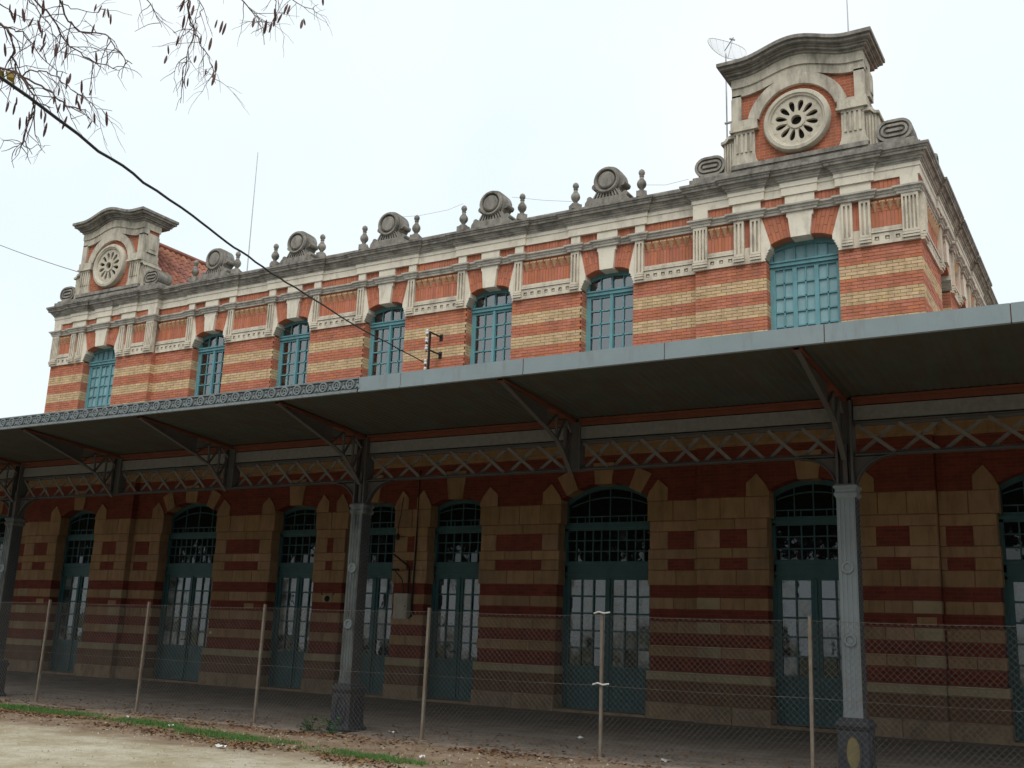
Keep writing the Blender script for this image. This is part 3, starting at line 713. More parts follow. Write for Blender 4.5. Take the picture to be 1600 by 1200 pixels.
# ---- tiled hip roofs behind the pediments
def pav_roof(c, tiles):
    hx, y0, y1, ze, zr = 2.25, .45, 7.2, 11.42, 13.80
    yr = 4.7
    mb = MB(lambda s,o,z:(s,o,z))
    mb.add([(c-hx,y0,ze),(c+hx,y0,ze),(c+hx,y1,ze),(c-hx,y1,ze),(c,y0,zr),(c,yr,zr)], [(0,1,4),(1,2,5,4),(2,3,5),(3,0,4,5),(0,3,2,1)])
    r = obj('roof', mb, TILE, B)
    if not tiles: return
    t = MB(lambda s,o,z:(s,o,z))
    n = 6; L_ = .40
    prof = [(-.5,0),(-.30,.0),(-.12,.055),(.12,.085),(.34,.055),(.5,.0)]
    t.add([(u*.24, -L_/2, h+.012) for u,h in prof]+[(u*.24, L_/2, h-.012) for u,h in prof]+[(u*.24, -L_/2, h-.012) for u,h in prof],
          [(i,i+1,n+i+1,n+i) for i in range(n-1)]+[(i,2*n+i,2*n+i+1,i+1) for i in range(n-1)])
    me = t.mesh('tile', TILE)
    sl_ = math.hypot(hx, zr-ze); ang = math.atan2(zr-ze, hx)
    rows = int(sl_/.34); cnt = 0
    for r_ in range(rows, 0, -1):
        d = (r_-.5)*.34                     # distance up the slope from the eave
        ylim = y1-(y1-yr)*d/sl_
        k = 0
        while y0+.12+k*.235 < ylim and cnt < 290:
            y = y0+.12+k*.235; x = c+hx-d*math.cos(ang); z = ze+d*math.sin(ang)
            # tile axes: local x -> +y, local y -> up-slope
            m = Matrix(((0,-math.cos(ang),math.sin(ang),0),(1,0,0,0),(0,math.sin(ang),math.cos(ang),0),(0,0,0,1)))
            inst('tile', me, Matrix.Translation((x,y,z+.02+random.uniform(0,.008))) @ m, r); cnt += 1; k += 1
    mb = MB(lambda s,o,z:(s,o,z)); mb.tube([(c,y0,zr+.03),(c,yr,zr+.03)], .11, 8); obj('ridge_cap', mb, TILE, r)
pav_roof(-P, True); pav_roof(P, False)

# ---- upper windows
gl_m = unit_box(GLASS); tp_m = unit_box(TEALP); dg_m = unit_box(DGLASS); fg_m = unit_box(FGLASS)
def mapm(M, s, o, z, ds, do_, dz):
    a = Vector(M(s, o, z))
    if M is front: return TRS(a.x, a.y, a.z, ds, do_, dz, random.uniform(-.006,.006), random.uniform(-.006,.006))
    return TRS(a.x, a.y, a.z, do_, ds, dz)
def upper_window(c, hw, base, leaves, pane_mesh, curtains, M=front):
    oR = base-.26; mb = MB(M); f0, f1 = oR-.07, oR
    zt0, zt1 = 9.36, 9.46
    zarc = lambda x: 9.90-.13*(x/hw)**2
    mb.box(c-hw, c-hw+.075, f0, f1+.02, ZSILL, 9.86); mb.box(c+hw-.075, c+hw, f0, f1+.02, ZSILL, 9.86)
    xs = [-hw+2*hw*i/10 for i in range(11)]
    mb.band(c, xs, lambda x: zarc(x)-.09, lambda x: zarc(x)+.06, f0, f1+.02)
    mb.box(c-hw, c+hw, f0, f1+.05, zt0, zt1); mb.box(c-hw, c+hw, f1, f1+.075, zt1-.02, zt1+.015)
    mb.box(c-hw, c+hw, f0, f1+.03, ZSILL, ZSILL+.08)
    w = (2*hw-.15)/leaves; panes = []
    rows = [zt0-.05-.318*k for k in range(8)]
    for l in range(leaves):
        a = c-hw+.075+l*w; b_ = a+w; st = .045
        mb.box(a, a+st, f0+.01, f1+.01, ZSILL+.08, zt0); mb.box(b_-st, b_, f0+.01, f1+.01, ZSILL+.08, zt0)
        mb.box(a+st, b_-st, f0+.01, f1+.01, zt0-.06, zt0)
        m_ = (a+b_)/2; mb.box(m_-.014, m_+.014, f0+.015, f1, ZSILL+.08, zt0-.06)
        for k, z in enumerate(rows):
            if k and z > ZSILL+.1: mb.box(a+st, b_-st, f0+.015, f1, z-.016, z+.016)
            lo = max(ZSILL+.09, z-.318)
            if z > 7.35:
                for q0, q1 in ((a+st, m_), (m_, b_-st)): panes.append((q0, q1, lo, z))
        mb.box(a-.02, a+.02, f0+.01, f1+.01, zt1, 9.80 if 0 < l else 9.77) if l else None
        mb.box(m_-.012, m_+.012, f0+.015, f1, zt1, 9.83)
        for q0, q1 in ((a+.01, m_), (m_, b_-.01)): panes.append((q0, q1, zt1, 9.83))
    if leaves == 2: mb.box(c-.035, c+.035, f1, f1+.035, ZSILL, zt0)
    wo = obj('window', mb, TEAL, B)
    for q0, q1, z0, z1 in panes:
        inst('pane', pane_mesh, mapm(M, (q0+q1)/2, oR-.035, (z0+z1)/2, q1-q0, .006, z1-z0), wo)
    if curtains:
        for sg in (-1, 1):
            mc = MB(M); n = 26; V = []; open_ = random.choice((.0,.01,.03,.10))
            for i in range(n+1):
                t = i/n; x = c+sg*(open_+t*(hw-open_)); o = oR-.095+.022*math.sin(t*19+c)
                V += [(x, o, ZSILL), (x+.02*math.sin(t*7), o+.01, 9.9)]
            mc.add(V, [(2*i,2*i+2,2*i+3,2*i+1) for i in range(n)])
            obj('curtain', mc, CURT, wo, True)
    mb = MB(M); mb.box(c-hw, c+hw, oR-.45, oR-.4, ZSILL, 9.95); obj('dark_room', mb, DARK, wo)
    mb = MB(M); mb.box(c-hw-.06, c+hw+.06, base-.3, base+.08, ZSILL-.12, ZSILL); obj('sill', mb, STONE, wo)
for c in WX: upper_window(c, HWM, 0, 2, gl_m, True)
for c in (-P, P): upper_window(c, HWP, E0, 3, tp_m, False)
for y in SIDEW: upper_window(y, HWM, 0, 2, tp_m, False, side)

# ------------------------------------------------------------------ ground floor: piers, arches, doors
DOORS = [(-15.15,.86,4.52,4.80,0,2), (-P,.86,4.52,4.80,E0,2), (-6.4,1.12,4.50,4.90,0,3), (-2.5,.78,4.50,4.70,0,2), (0,.80,4.50,4.70,0,2),
         (2.5,.78,4.50,4.70,0,2), (6.4,1.12,4.50,4.90,0,3), (P,.86,4.52,4.80,E0,2), (15.15,.86,4.52,4.80,0,2)]
ROWS = [(1.22,1.45),(1.69,1.93),(2.18,2.42)]
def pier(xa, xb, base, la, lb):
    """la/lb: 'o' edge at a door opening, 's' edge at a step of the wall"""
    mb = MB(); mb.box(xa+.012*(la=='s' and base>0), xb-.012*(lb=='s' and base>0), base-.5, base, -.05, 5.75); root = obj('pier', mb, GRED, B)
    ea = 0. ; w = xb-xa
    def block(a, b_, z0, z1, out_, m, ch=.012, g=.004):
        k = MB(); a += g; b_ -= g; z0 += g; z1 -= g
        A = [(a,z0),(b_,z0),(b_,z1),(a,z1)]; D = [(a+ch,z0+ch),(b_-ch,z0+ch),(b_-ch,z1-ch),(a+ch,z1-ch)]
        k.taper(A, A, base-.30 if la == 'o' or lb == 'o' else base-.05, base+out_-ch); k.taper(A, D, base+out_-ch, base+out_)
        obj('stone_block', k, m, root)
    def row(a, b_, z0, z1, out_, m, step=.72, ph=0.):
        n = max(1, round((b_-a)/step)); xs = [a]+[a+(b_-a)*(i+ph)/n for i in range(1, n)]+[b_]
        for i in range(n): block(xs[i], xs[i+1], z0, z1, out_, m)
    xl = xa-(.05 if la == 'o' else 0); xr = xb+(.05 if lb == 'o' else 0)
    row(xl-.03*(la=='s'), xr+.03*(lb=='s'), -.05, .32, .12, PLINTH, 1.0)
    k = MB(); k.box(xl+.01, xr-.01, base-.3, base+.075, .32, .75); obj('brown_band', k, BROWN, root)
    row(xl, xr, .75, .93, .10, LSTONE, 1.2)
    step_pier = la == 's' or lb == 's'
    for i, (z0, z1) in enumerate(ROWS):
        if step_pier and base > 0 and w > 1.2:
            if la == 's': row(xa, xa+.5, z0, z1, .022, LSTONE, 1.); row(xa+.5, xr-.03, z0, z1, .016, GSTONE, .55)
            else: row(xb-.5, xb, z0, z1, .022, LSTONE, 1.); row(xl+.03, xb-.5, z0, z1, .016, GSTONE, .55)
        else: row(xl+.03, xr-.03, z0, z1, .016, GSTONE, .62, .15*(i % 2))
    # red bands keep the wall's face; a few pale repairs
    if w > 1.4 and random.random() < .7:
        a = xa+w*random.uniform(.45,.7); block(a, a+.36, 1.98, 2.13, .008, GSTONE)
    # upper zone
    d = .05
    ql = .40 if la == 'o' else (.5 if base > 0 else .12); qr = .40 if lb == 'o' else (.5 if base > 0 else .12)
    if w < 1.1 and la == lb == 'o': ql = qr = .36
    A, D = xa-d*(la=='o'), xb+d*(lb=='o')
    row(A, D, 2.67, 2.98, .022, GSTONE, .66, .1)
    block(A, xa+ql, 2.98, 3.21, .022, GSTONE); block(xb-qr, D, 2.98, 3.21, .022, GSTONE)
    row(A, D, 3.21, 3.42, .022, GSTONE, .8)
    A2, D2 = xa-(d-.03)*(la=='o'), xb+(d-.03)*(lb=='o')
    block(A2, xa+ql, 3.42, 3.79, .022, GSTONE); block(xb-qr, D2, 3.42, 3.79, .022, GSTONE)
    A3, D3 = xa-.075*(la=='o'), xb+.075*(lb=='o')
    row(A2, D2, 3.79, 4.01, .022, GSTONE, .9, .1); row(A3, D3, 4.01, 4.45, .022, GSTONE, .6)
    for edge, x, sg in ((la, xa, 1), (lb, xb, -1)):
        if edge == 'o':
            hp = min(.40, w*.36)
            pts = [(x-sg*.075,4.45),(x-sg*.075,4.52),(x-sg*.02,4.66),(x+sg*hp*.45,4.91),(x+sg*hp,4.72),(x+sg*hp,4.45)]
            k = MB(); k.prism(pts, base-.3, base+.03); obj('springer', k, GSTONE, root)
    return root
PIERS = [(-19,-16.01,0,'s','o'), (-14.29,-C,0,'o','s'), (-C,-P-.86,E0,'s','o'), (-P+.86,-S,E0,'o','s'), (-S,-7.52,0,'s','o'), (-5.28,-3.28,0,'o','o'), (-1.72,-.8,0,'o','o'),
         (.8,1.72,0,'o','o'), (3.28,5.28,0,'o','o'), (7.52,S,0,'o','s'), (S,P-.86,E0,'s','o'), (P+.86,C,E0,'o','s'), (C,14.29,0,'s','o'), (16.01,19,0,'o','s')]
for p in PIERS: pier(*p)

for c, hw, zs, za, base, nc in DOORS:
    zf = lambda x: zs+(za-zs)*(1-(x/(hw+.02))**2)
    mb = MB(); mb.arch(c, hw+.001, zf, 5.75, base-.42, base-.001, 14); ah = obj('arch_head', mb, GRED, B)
    R = (hw*hw+(za-zs)**2)/(2*(za-zs)); zc = za-R                    # circle of the arch
    def wedge(a0, a1, r1=5.35):
        L_ = (r1-za)
        return [(c+R*math.sin(a0), zc+R*math.cos(a0)-.03), (c+R*math.sin(a1), zc+R*math.cos(a1)-.03), (c+(R+L_)*math.sin(a1)*1.02, zc+(R+L_)*math.cos(a1)), (c+(R+L_)*math.sin(a0)*1.02, zc+(R+L_)*math.cos(a0))]
    am = math.asin(hw/R)
    ws = [(-.16,.16)] if nc == 2 else [(-.13,.13),(-.62,-.42),(.42,.62)]
    for a0, a1 in ws:
        k = MB(); f = .34/hw*.75 if nc == 2 else 1.
        if nc == 2: a0, a1 = -math.asin(.20/R), math.asin(.20/R)
        else: a0, a1 = a0*am*1.25, a1*am*1.25
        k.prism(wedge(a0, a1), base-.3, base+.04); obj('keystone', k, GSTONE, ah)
# walls over the piers: one stone string course, then plain brick behind the canopy roof
path = [(-19,0),(-C,0),(-C,E0),(-S,E0),(-S,0),(S,0),(S,E0),(C,E0),(C,0),(19,0)]
mb = MB(); mb.sweep(path, [(-.1,5.50),(.04,5.50),(.05,5.56),(.08,5.58),(.08,5.72),(.11,5.74),(.11,5.78),(-.1,5.80)]); obj('string_course', mb, GSTONE, B)
mb = MB(); mb.box(-19,-C,-.5,0,5.75,6.1); mb.box(C,19,-.5,0,5.75,6.1); mb.box(-19,-C-.01,-6,-.5,0,6.05); mb.box(C+.01,19,-6,-.5,5.6,6.05); obj('annex_wall', mb, GRED, B)

# ---- doors
def door(c, hw, zs, za, base, nc):
    oR = base-.33; mb = MB(); f0, f1 = oR-.08, oR
    zf = lambda x: zs+(za-zs)*(1-(x/hw)**2)
    mb.box(c-hw, c-hw+.09, f0, f1+.02, 0, zs); mb.box(c+hw-.09, c+hw, f0, f1+.02, 0, zs)
    xs = [-hw+2*hw*i/16 for i in range(17)]
    mb.band(c, xs, lambda x: zf(x)-.10, lambda x: zf(x)+.05, f0, f1+.02)
    for z0, z1, ex in ((2.84,3.20,.02),(2.90,2.96,.05),(3.10,3.18,.06),(3.88,4.06,.02),(3.93,4.0,.05)): mb.box(c-hw, c+hw, f0, f1+ex, z0, z1)
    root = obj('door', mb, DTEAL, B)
    rows = [2.80,2.44,2.07,1.70,1.33,.96]; inner = hw-.09
    for sg in (-1, 1):
        lf = MB(); a, b_ = sorted((c+sg*.012, c+sg*inner)); st = .075 if nc == 3 else .085
        lf.box(a, a+st, f0+.015, f1-.01, .02, 2.84); lf.box(b_-st, b_, f0+.015, f1-.01, .02, 2.84)
        lf.box(a+st, b_-st, f0+.015, f1-.01, 2.80, 2.84); lf.box(a+st, b_-st, f0+.015, f1-.005, .88, .96); lf.box(a+st, b_-st, f0+.015, f1-.005, .02, .10)
        pw = (b_-a-2*st)/nc; nb = 2*nc
        for k in range(1, nc): lf.box(a+st+k*pw-.016, a+st+k*pw+.016, f0+.02, f1-.012, .96, 2.80)
        for z in rows[1:-1]: lf.box(a+st, b_-st, f0+.02, f1-.014, z-.018, z+.018)
        bw = (b_-a-2*st)/nb
        for k in range(nb): lf.box(a+st+k*bw+.003, a+st+(k+1)*bw-.003, f0+.025, f1-.025, .10, .88)
        if sg > 0: lf.box(a-.03, a+.02, f1-.012, f1+.02, .05, 2.82)
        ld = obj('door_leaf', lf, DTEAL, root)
        for k in range(nc):
            for r in range(5):
                inst('pane', dg_m, TRS(a+st+(k+.5)*pw, -(oR-.05), (rows[r]+rows[r+1])/2, pw-.004, .006, rows[r]-rows[r+1]-.004, random.uniform(-.012,.012), random.uniform(-.012,.012)), root)
        if sg < 0:
            hd = MB(); hd.tube([(b_-.04, f1-.01, 1.12), (b_-.04, f1+.05, 1.12), (b_-.14, f1+.05, 1.12)], .012, 6); obj('handle', hd, BLACK, root)
    # fanlights: glazing bars in two tiers
    fl = MB(); n = 4*nc-2 if nc == 3 else 6
    w = 2*inner/n
    for k in range(1, n): fl.box(c-inner+k*w-.013, c-inner+k*w+.013, f0+.02, f1-.01, 3.20, 3.88)
    for z in (3.42, 3.66): fl.box(c-inner, c+inner, f0+.02, f1-.012, z-.012, z+.012)
    for k in range(1, 4): x = -inner+2*inner*k/4; fl.box(c+x-.012, c+x+.012, f0+.02, f1-.01, 4.06, zf(x)-.08)
    fl.band(c, [x*.86 for x in xs], lambda x: 4.06+(zf(x)-4.06)*.66-.012, lambda x: 4.06+(zf(x)-4.06)*.66+.012, f0+.02, f1-.012)
    fl.box(c-inner, c+inner, f0+.02, f1-.012, 4.18, 4.204)
    for k in range(1, n): x = -inner+k*w; fl.box(c+x-.009, c+x+.009, f0+.02, f1-.015, 4.06, 4.18)
    obj('fanlight_bars', fl, DTEAL, root)
    for k in range(n):
        for z0, z1 in ((3.20,3.42),(3.42,3.66),(3.66,3.88)):
            inst('pane', fg_m, TRS(c-inner+(k+.5)*w, -(oR-.05), (z0+z1)/2, w-.004, .006, z1-z0-.004, random.uniform(-.01,.01), random.uniform(-.01,.01)), root)
    g = MB(); g.band(c, [x*(inner/hw) for x in xs], lambda x: 4.06, lambda x: zf(x)-.09, oR-.055, oR-.045); obj('arched_pane', g, FGLASS, root)
    k = MB(); k.box(c-hw-.05, c+hw+.05, base-.9, base+.10, -.04, .045); obj('threshold', k, PLINTH, root)
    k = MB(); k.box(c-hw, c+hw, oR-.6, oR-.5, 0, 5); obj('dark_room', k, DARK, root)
for d_ in DOORS: door(*d_)

# ------------------------------------------------------------------ the platform canopy
K = thing('platform_canopy', 'long grey iron platform canopy on slender columns with lattice girder and overhanging roof', 'canopy', (0, YG, -.15))
COLS = [-4.82, 4.82, 13.15]
KX0, KX1 = -30., 34.
OG = -YG                                                             # 6.45 outwards
OF, ZF0, ZF1 = 8.85, 5.0, 5.215
def bead_rect(): pass
def column(x):
    mb = MB(); o = OG; zb = -.16
    mb.square(x, o, [(.235,zb),(.235,zb+.07),(.205,zb+.10),(.195,zb+.16),(.19,.46),(.20,.48),(.215,.52),(.215,.55),(.19,.57),(.19,.60),(.15,.62)])
    ped = obj('pedestal', mb, PED, K)
    for M_, dd in ((0,1),(1,1),(0,-1),(1,-1)):                        # oval relief on the pedestal's faces
        k = MB(lambda s,q,z: (x+s, -(o+q), z) if M_ == 0 else (x+q, -o+s, z))
        pts = []; n = 24
        q0, q1 = .186*dd, .212*dd
        V = []
        for i in range(n):
            a = 2*math.pi*i/n
            for r0, r1, q in ((.085,.20,q0),(.115,.245,q0),(.115,.245,q1),(.085,.20,q1)): V.append((r0*math.cos(a), q, .20+r1*math.sin(a)))
        k.add(V, [(4*i+j, 4*((i+1)%n)+j, 4*((i+1)%n)+(j+1)%4, 4*i+(j+1)%4) for i in range(n) for j in range(4)])
        for sg in ((-1, 1) if x < 10 else ()): k.tube([(sg*.03, .195*dd, .02), (-sg*.035, .195*dd, .20), (sg*.03, .195*dd, .38)], .009, 4)
        obj('oval_relief', k, PED, ped, True)
    if x > 10:
        k = MB(); k.prism([(x+.085*math.cos(2*math.pi*i/24), .20+.20*math.sin(2*math.pi*i/24)) for i in range(24)], o+.18, o+.2); obj('oval_panel', k, OVAL, ped)
    mb = MB(); h = .125
    mb.box(x-h, x+h, o-h, o+h, .60, 3.52)
    sh = obj('shaft', mb, SHAFT, K); mb = MB()
    mb.box(x-h+.004, x+h-.004, o+h, o+h+.006, .62, 3.5)
    for k in range(4):                                               # reeded front and back
        a = x-h+.02+k*.06
        for s0, s1 in ((o+h, o+h+.014), (o-h-.014, o-h)): mb.box(a, a+.03, s0, s1, .70, 3.45)
    for z0, z1 in ((.60,.70),(3.45,3.52)): mb.box(x-h, x+h, o+h, o+h+.014, z0, z1)
    obj('reeded_plate', mb, COLM if x > 10 else COLD, sh)
    rv = MB()
    for sg in (-1, 1):
        for k in range(38):
            for q in (-.07,.0,.07):
                z = .75+k*.071+(.035 if q == 0 else 0); a, b_ = sorted((x+sg*h, x+sg*(h+.012))); rv.box(a, b_, o+q-.014, o+q+.014, z-.014, z+.014)
    stuff(obj('rivets', rv, PED, sh))
    for z in (1.59, 2.53):
        r = MB(); r.ring(x, z, .052, .082, o+h, o+h+.035, n=20); obj('ring_ornament', r, COLM, sh)
        r = MB(); r.lathe_o(x, z, [(.05,o+h),(.05,o+h+.018)], 14); obj('ring_field', r, COLM, sh)
    mb = MB(); mb.square(x, o, [(.13,3.46),(.15,3.49),(.15,3.52),(.137,3.54),(.137,3.57),(.155,3.59),(.155,3.62),(.12,3.65)]); obj('collar', mb, COLM if x > 10 else COLD, K)
    mb = MB(); mb.box(x-.115, x+.115, o-.11, o+.02, 3.64, 4.82); mb.box(x-.115, x-.085, o+.02, o+.13, 3.64, 4.80); mb.box(x+.085, x+.115, o+.02, o+.13, 3.64, 4.80)
    mb.box(x-.03, x+.03, o+.02, o+.09, 3.64, 4.2); obj('upper_shaft', mb, IRON, K)
    for sg in (-1, 1):                                               # quarter-round knee plates under the girder
        k = MB(); n = 10; R_ = .52
        cpts = [(x+sg*(.115+R_-R_*math.cos(math.pi/2*i/n)), 4.02-R_+R_*math.sin(math.pi/2*i/n)) for i in range(n+1)]
        k.prism(cpts+[(x+sg*.115, 4.02)], o-.025, o+.025)
        for i in range(n): 
            a, b_ = cpts[i], cpts[i+1]; k.prism([a, b_, (b_[0]-sg*.012, b_[1]+.012), (a[0]-sg*.012, a[1]+.012)], o-.06, o+.06)
        obj('knee_plate', k, IRON, K)
for x in COLS: column(x)

# lattice girder, one length between each pair of supports
NODES = [-13.15,-10.4,-7.6,-4.82,-1.6,1.6,4.82,8.98,13.15,17.3]
def bar(a, b_, w, o0, o1, M=front):
    k = MB(M); d = Vector((b_[0]-a[0], b_[1]-a[1])).normalized(); n_ = Vector((-d.y, d.x))*w/2
    k.prism([(a[0]+n_.x,a[1]+n_.y),(b_[0]+n_.x,b_[1]+n_.y),(b_[0]-n_.x,b_[1]-n_.y),(a[0]-n_.x,a[1]-n_.y)], o0, o1); return k
for i in range(len(NODES)-1):
    a, b_ = NODES[i]+.13, NODES[i+1]-.13
    g = MB()
    g.box(a, b_, OG-.075, OG+.075, 4.035, 4.05); g.box(a, b_, OG-.02, OG+.02, 4.05, 4.085)
    g.box(a, b_, OG-.075, OG+.075, 4.485, 4.50); g.box(a, b_, OG-.02, OG+.02, 4.445, 4.485)
    go = obj('lattice_girder', g, IRON, K)
    n = max(5, round((b_-a)/.52)); w = (b_-a)/n
    for k in range(n):
        x0, x1 = a+k*w+.03, a+(k+1)*w-.03
        obj('lattice_bar', bar((x0,4.465),(x1,4.065),.05,OG+.022,OG+.034), BARM, go)
        obj('lattice_bar', bar((x0,4.065),(x1,4.465),.05,OG-.034,OG-.022), BARM, go)
    g = MB(); g.box(a, b_, OG-.10, OG+.06, 4.525, 4.72); obj('gutter_board', g, ZINC, K)
    g = MB(); g.box(a, b_, OG-.12, OG+.08, 4.735, 4.80); g.box(a, b_, OG+.06, OG+.16, 4.80, 4.83); obj('wall_plate', g, RUST, K)
for x in NODES:
    if x not in COLS:
        g = MB(); g.box(x-.13, x+.13, OG-.09, OG+.035, 4.03, 4.80); g.box(x-.13, x-.10, OG+.035, OG+.10, 4.03, 4.80); g.box(x+.10, x+.13, OG+.035, OG+.10, 4.03, 4.80); obj('girder_post', g, IRON, K)
    # cantilever bracket out to the fascia
    g = MB(); zt = lambda o: 4.83+(ZF0-.015-4.83)*(o-OG)/(OF-OG)
    lo = [(OG+.13,3.97),(OG+.34,4.17),(OG+.60,4.39),(OG+.95,4.53),(OF-.06,4.955)]
    for j in range(4):
        p, q = lo[j], lo[j+1]
        g.prism_oz([p, q, (q[0],q[1]+.03), (p[0]-.02*(j<2),p[1]+.03)], x-.035, x+.035)
    g.prism_oz([(OG+.95,4.55),(OF-.06,4.97),(OF-.06,zt(OF-.06)),(OG+.95,zt(OG+.95))], x-.008, x+.008)
    obj('bracket', g, IRON, K)
    g = MB(); g.prism_oz([(OG+.1,zt(OG+.1)-.055),(OF-.06,zt(OF-.06)-.03),(OF-.06,zt(OF-.06)-.004),(OG+.1,zt(OG+.1)-.004)], x-.065, x+.065); obj('bracket_flange', g, RUST, K)
    for (p, q) in (((OG+.13,4.62),(OG+.36,4.20)), ((OG+.36,4.80),(OG+.36,4.20)), ((OG+.36,4.80),(OG+.62,4.42)), ((OG+.64,4.80),(OG+.62,4.42)), ((OG+.64,4.80),(OG+.95,4.56)), ((OG+.13,4.62),(OG+.36,4.80))):
        k = MB(lambda s,o_,z,x=x:(x+o_,-s,z)); d = Vector((q[0]-p[0],q[1]-p[1])).normalized(); n_ = Vector((-d.y,d.x))*.012
        k.prism([(p[0]+n_.x,p[1]+n_.y),(q[0]+n_.x,q[1]+n_.y),(q[0]-n_.x,q[1]-n_.y),(p[0]-n_.x,p[1]-n_.y)], -.02, .02); obj('bracket_strut', k, IRON, K)
# corrugated soffits: outer overhang and the span back to the wall
def corr(name, pts, m):
    mb = MB(); n = int((KX1-KX0)/.055); V = []
    for i in range(n+1):
        x = KX0+(KX1-KX0)*i/n; d = .012*(i % 2)
        for o, z in pts: V.append((x, o, z-d))
    k = len(pts); mb.add(V, [(i*k+j,(i+1)*k+j,(i+1)*k+j+1,i*k+j+1) for i in range(n) for j in range(k-1)]); return obj(name, mb, m, K)
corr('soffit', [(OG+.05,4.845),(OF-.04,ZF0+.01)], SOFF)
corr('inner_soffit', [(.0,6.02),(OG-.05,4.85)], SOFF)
mb = MB(); mb.prism_oz([(.0,6.06),(OG,4.90),(OF-.03,ZF0+.06),(OF-.03,ZF1-.03),(OG,5.02),(.0,6.14)], KX0, KX1); obj('roof', mb, ZINC, K)
# fascia: plain panels to the right, cast strip with medallions to the left
XJ = 6.50
j = [XJ, 7.29, 9.38, 11.47, 13.5, 15.52, 17.5]
for i in range(len(j)-1):
    g = MB(); g.box(j[i]+.006, j[i+1]-.006, OF-.03, OF+.003*(i % 2), ZF0, ZF1); g.box(j[i]+.006, j[i+1]-.006, OF-.05, OF+.012, ZF0-.012, ZF0+.012)
    obj('fascia_panel', g, FASC, K)
for x in j[1:]:
    g = MB(); g.box(x-.008, x+.008, OF-.028, OF-.004, ZF0, ZF1-.004); obj('rusty_joint', g, RUST, K)
g = MB(); g.box(KX0, XJ-.006, OF-.03, OF-.006, ZF0, ZF1-.012); g.box(KX0, XJ-.006, OF-.03, OF+.02, ZF0-.012, ZF0+.03); g.box(KX0, XJ-.006, OF-.02, OF+.004, ZF0+.03, ZF0+.045)
fs = obj('fascia_strip', g, FDARK, K); g = MB(); g.box(KX0, XJ-.006, OF-.03, OF+.012, ZF1-.022, ZF1); obj('fascia_rim', g, FORN, fs); g = MB(); g.box(KX0, XJ-.006, OF-.028, OF+.022, ZF0-.014, ZF0+.026); obj('fascia_rim', g, FORN, fs)
md = MB(lambda s,o,z:(s,-o,z)); md.ring(0, .112, .058, .080, -.006, .022, n=14); md.ring(0, .115, .018, .038, -.006, .014, n=8)
for a in range(4):
    t = math.pi/4+a*math.pi/2; md.lathe_o(.047*math.cos(t), .115+.047*math.sin(t), [(.013,-.006),(.011,.014)], 6)
md.lathe_o(.1325, .075, [(.024,-.006),(.016,.014)], 8); md.lathe_o(.1325, .145, [(.016,-.006),(.012,.014)], 8)
md.prism([(.085,.045),(.11,.045),(.135,.11),(.13,.12)], -.006, .010); md.prism([(.18,.045),(.155,.045),(.13,.11),(.135,.12)], -.006, .010)
mdm = md.mesh('medallion', FORN)
x = XJ-.15
while x > -4.5: inst('medallion', mdm, TRS(x, -OF+.0, ZF0+.005), fs); x -= .265

# ------------------------------------------------------------------ small things
CAMV = Vector((16.52, -21.095, 1.409))          # survey point the small things were measured from
def sight(u, v): return (fw*FPX + rt2*(u-800) - up2*(v-600)).normalized()
def at_y(u, v, y): r = sight(u, v); return CAMV + r*((y-CY)/r.y)
def at_d(u, v, d): return CAMV + sight(u, v)*d
ident = lambda s, o, z: (s, o, z)

# chain-link fence along the column line
FY = -6.80
F = thing('chain_link_fence', 'chain link fence with thin concrete posts along the platform edge', 'fence', (5, FY, -.15))
FP = [-5.9, -2.8, .12, 3.08, 6.6, 9.68, 12.67, 15.7]
FOOT = mat('earth_mound', (.25,.19,.13), (.17,.12,.08), 8, bump=.5); rg0 = random.Random(2)
for i, x in enumerate(FP):
    m = MB(ident); lean = random.uniform(-.02,.02); h = .021
    m.v = []; m.add([(x-h,FY-h,-.32),(x+h,FY-h,-.32),(x+h,FY+h,-.32),(x-h,FY+h,-.32),(x-h+lean,FY-h,1.88),(x+h+lean,FY-h,1.88),(x+h+lean,FY+h,1.88),(x-h+lean,FY+h,1.88)],
                    [(0,1,2,3),(4,7,6,5),(0,4,5,1),(1,5,6,2),(2,6,7,3),(3,7,4,0)])
    p = obj('post', m, POST, F)
    k = MB(ident); k.lathe(x, FY, [(.13,-.30),(.12+rg0.uniform(0,.03),-.175),(.08,-.145+rg0.uniform(-.01,.02)),(.03,-.13)], 9); obj('footing', k, FOOT, p, True)
    if i in (5,):
        for z in (1.86, .86):
            k = MB(ident); k.tube([(x-.13,FY-.03,z-.01),(x-.04,FY-.05,z+.015),(x+.04,FY-.05,z-.005),(x+.13,FY-.03,z+.01)], .012, 5); obj('wire_tie', k, PORC, p)
k = MB(ident); a, b_ = FP[0], FP[-1]; z0, z1 = -.10, 1.82; w = .085; Hh = z1-z0; yy = FY+.035
x = a-Hh
while x < b_:
    for sg in (0, 1):
        p, q = ((x, z0), (x+Hh, z1)) if sg == 0 else ((x+Hh, z0), (x, z1))
        def clip(p, q):
            (xa, za), (xb, zb_) = (p, q) if p[0] < q[0] else (q, p)
            if xa < a: t = (a-xa)/(xb-xa); za += (zb_-za)*t; xa = a
            if xb > b_: t = (b_-xa)/(xb-xa); zb_ = za+(zb_-za)*t; xb = b_
            return xa, za, xb, zb_
        xa, za, xb, zb_ = clip(p, q)
        if xb-xa > .02:
            y_ = yy+(.002 if sg else -.002); k.tube([(xa,y_,za),((xa+xb)/2,y_+.012*math.sin(x*5),(za+zb_)/2),(xb,y_,zb_)], .0019, 3)
    x += w
o = obj('mesh_wires', k, WIRE, F); o['kind'] = 'stuff'
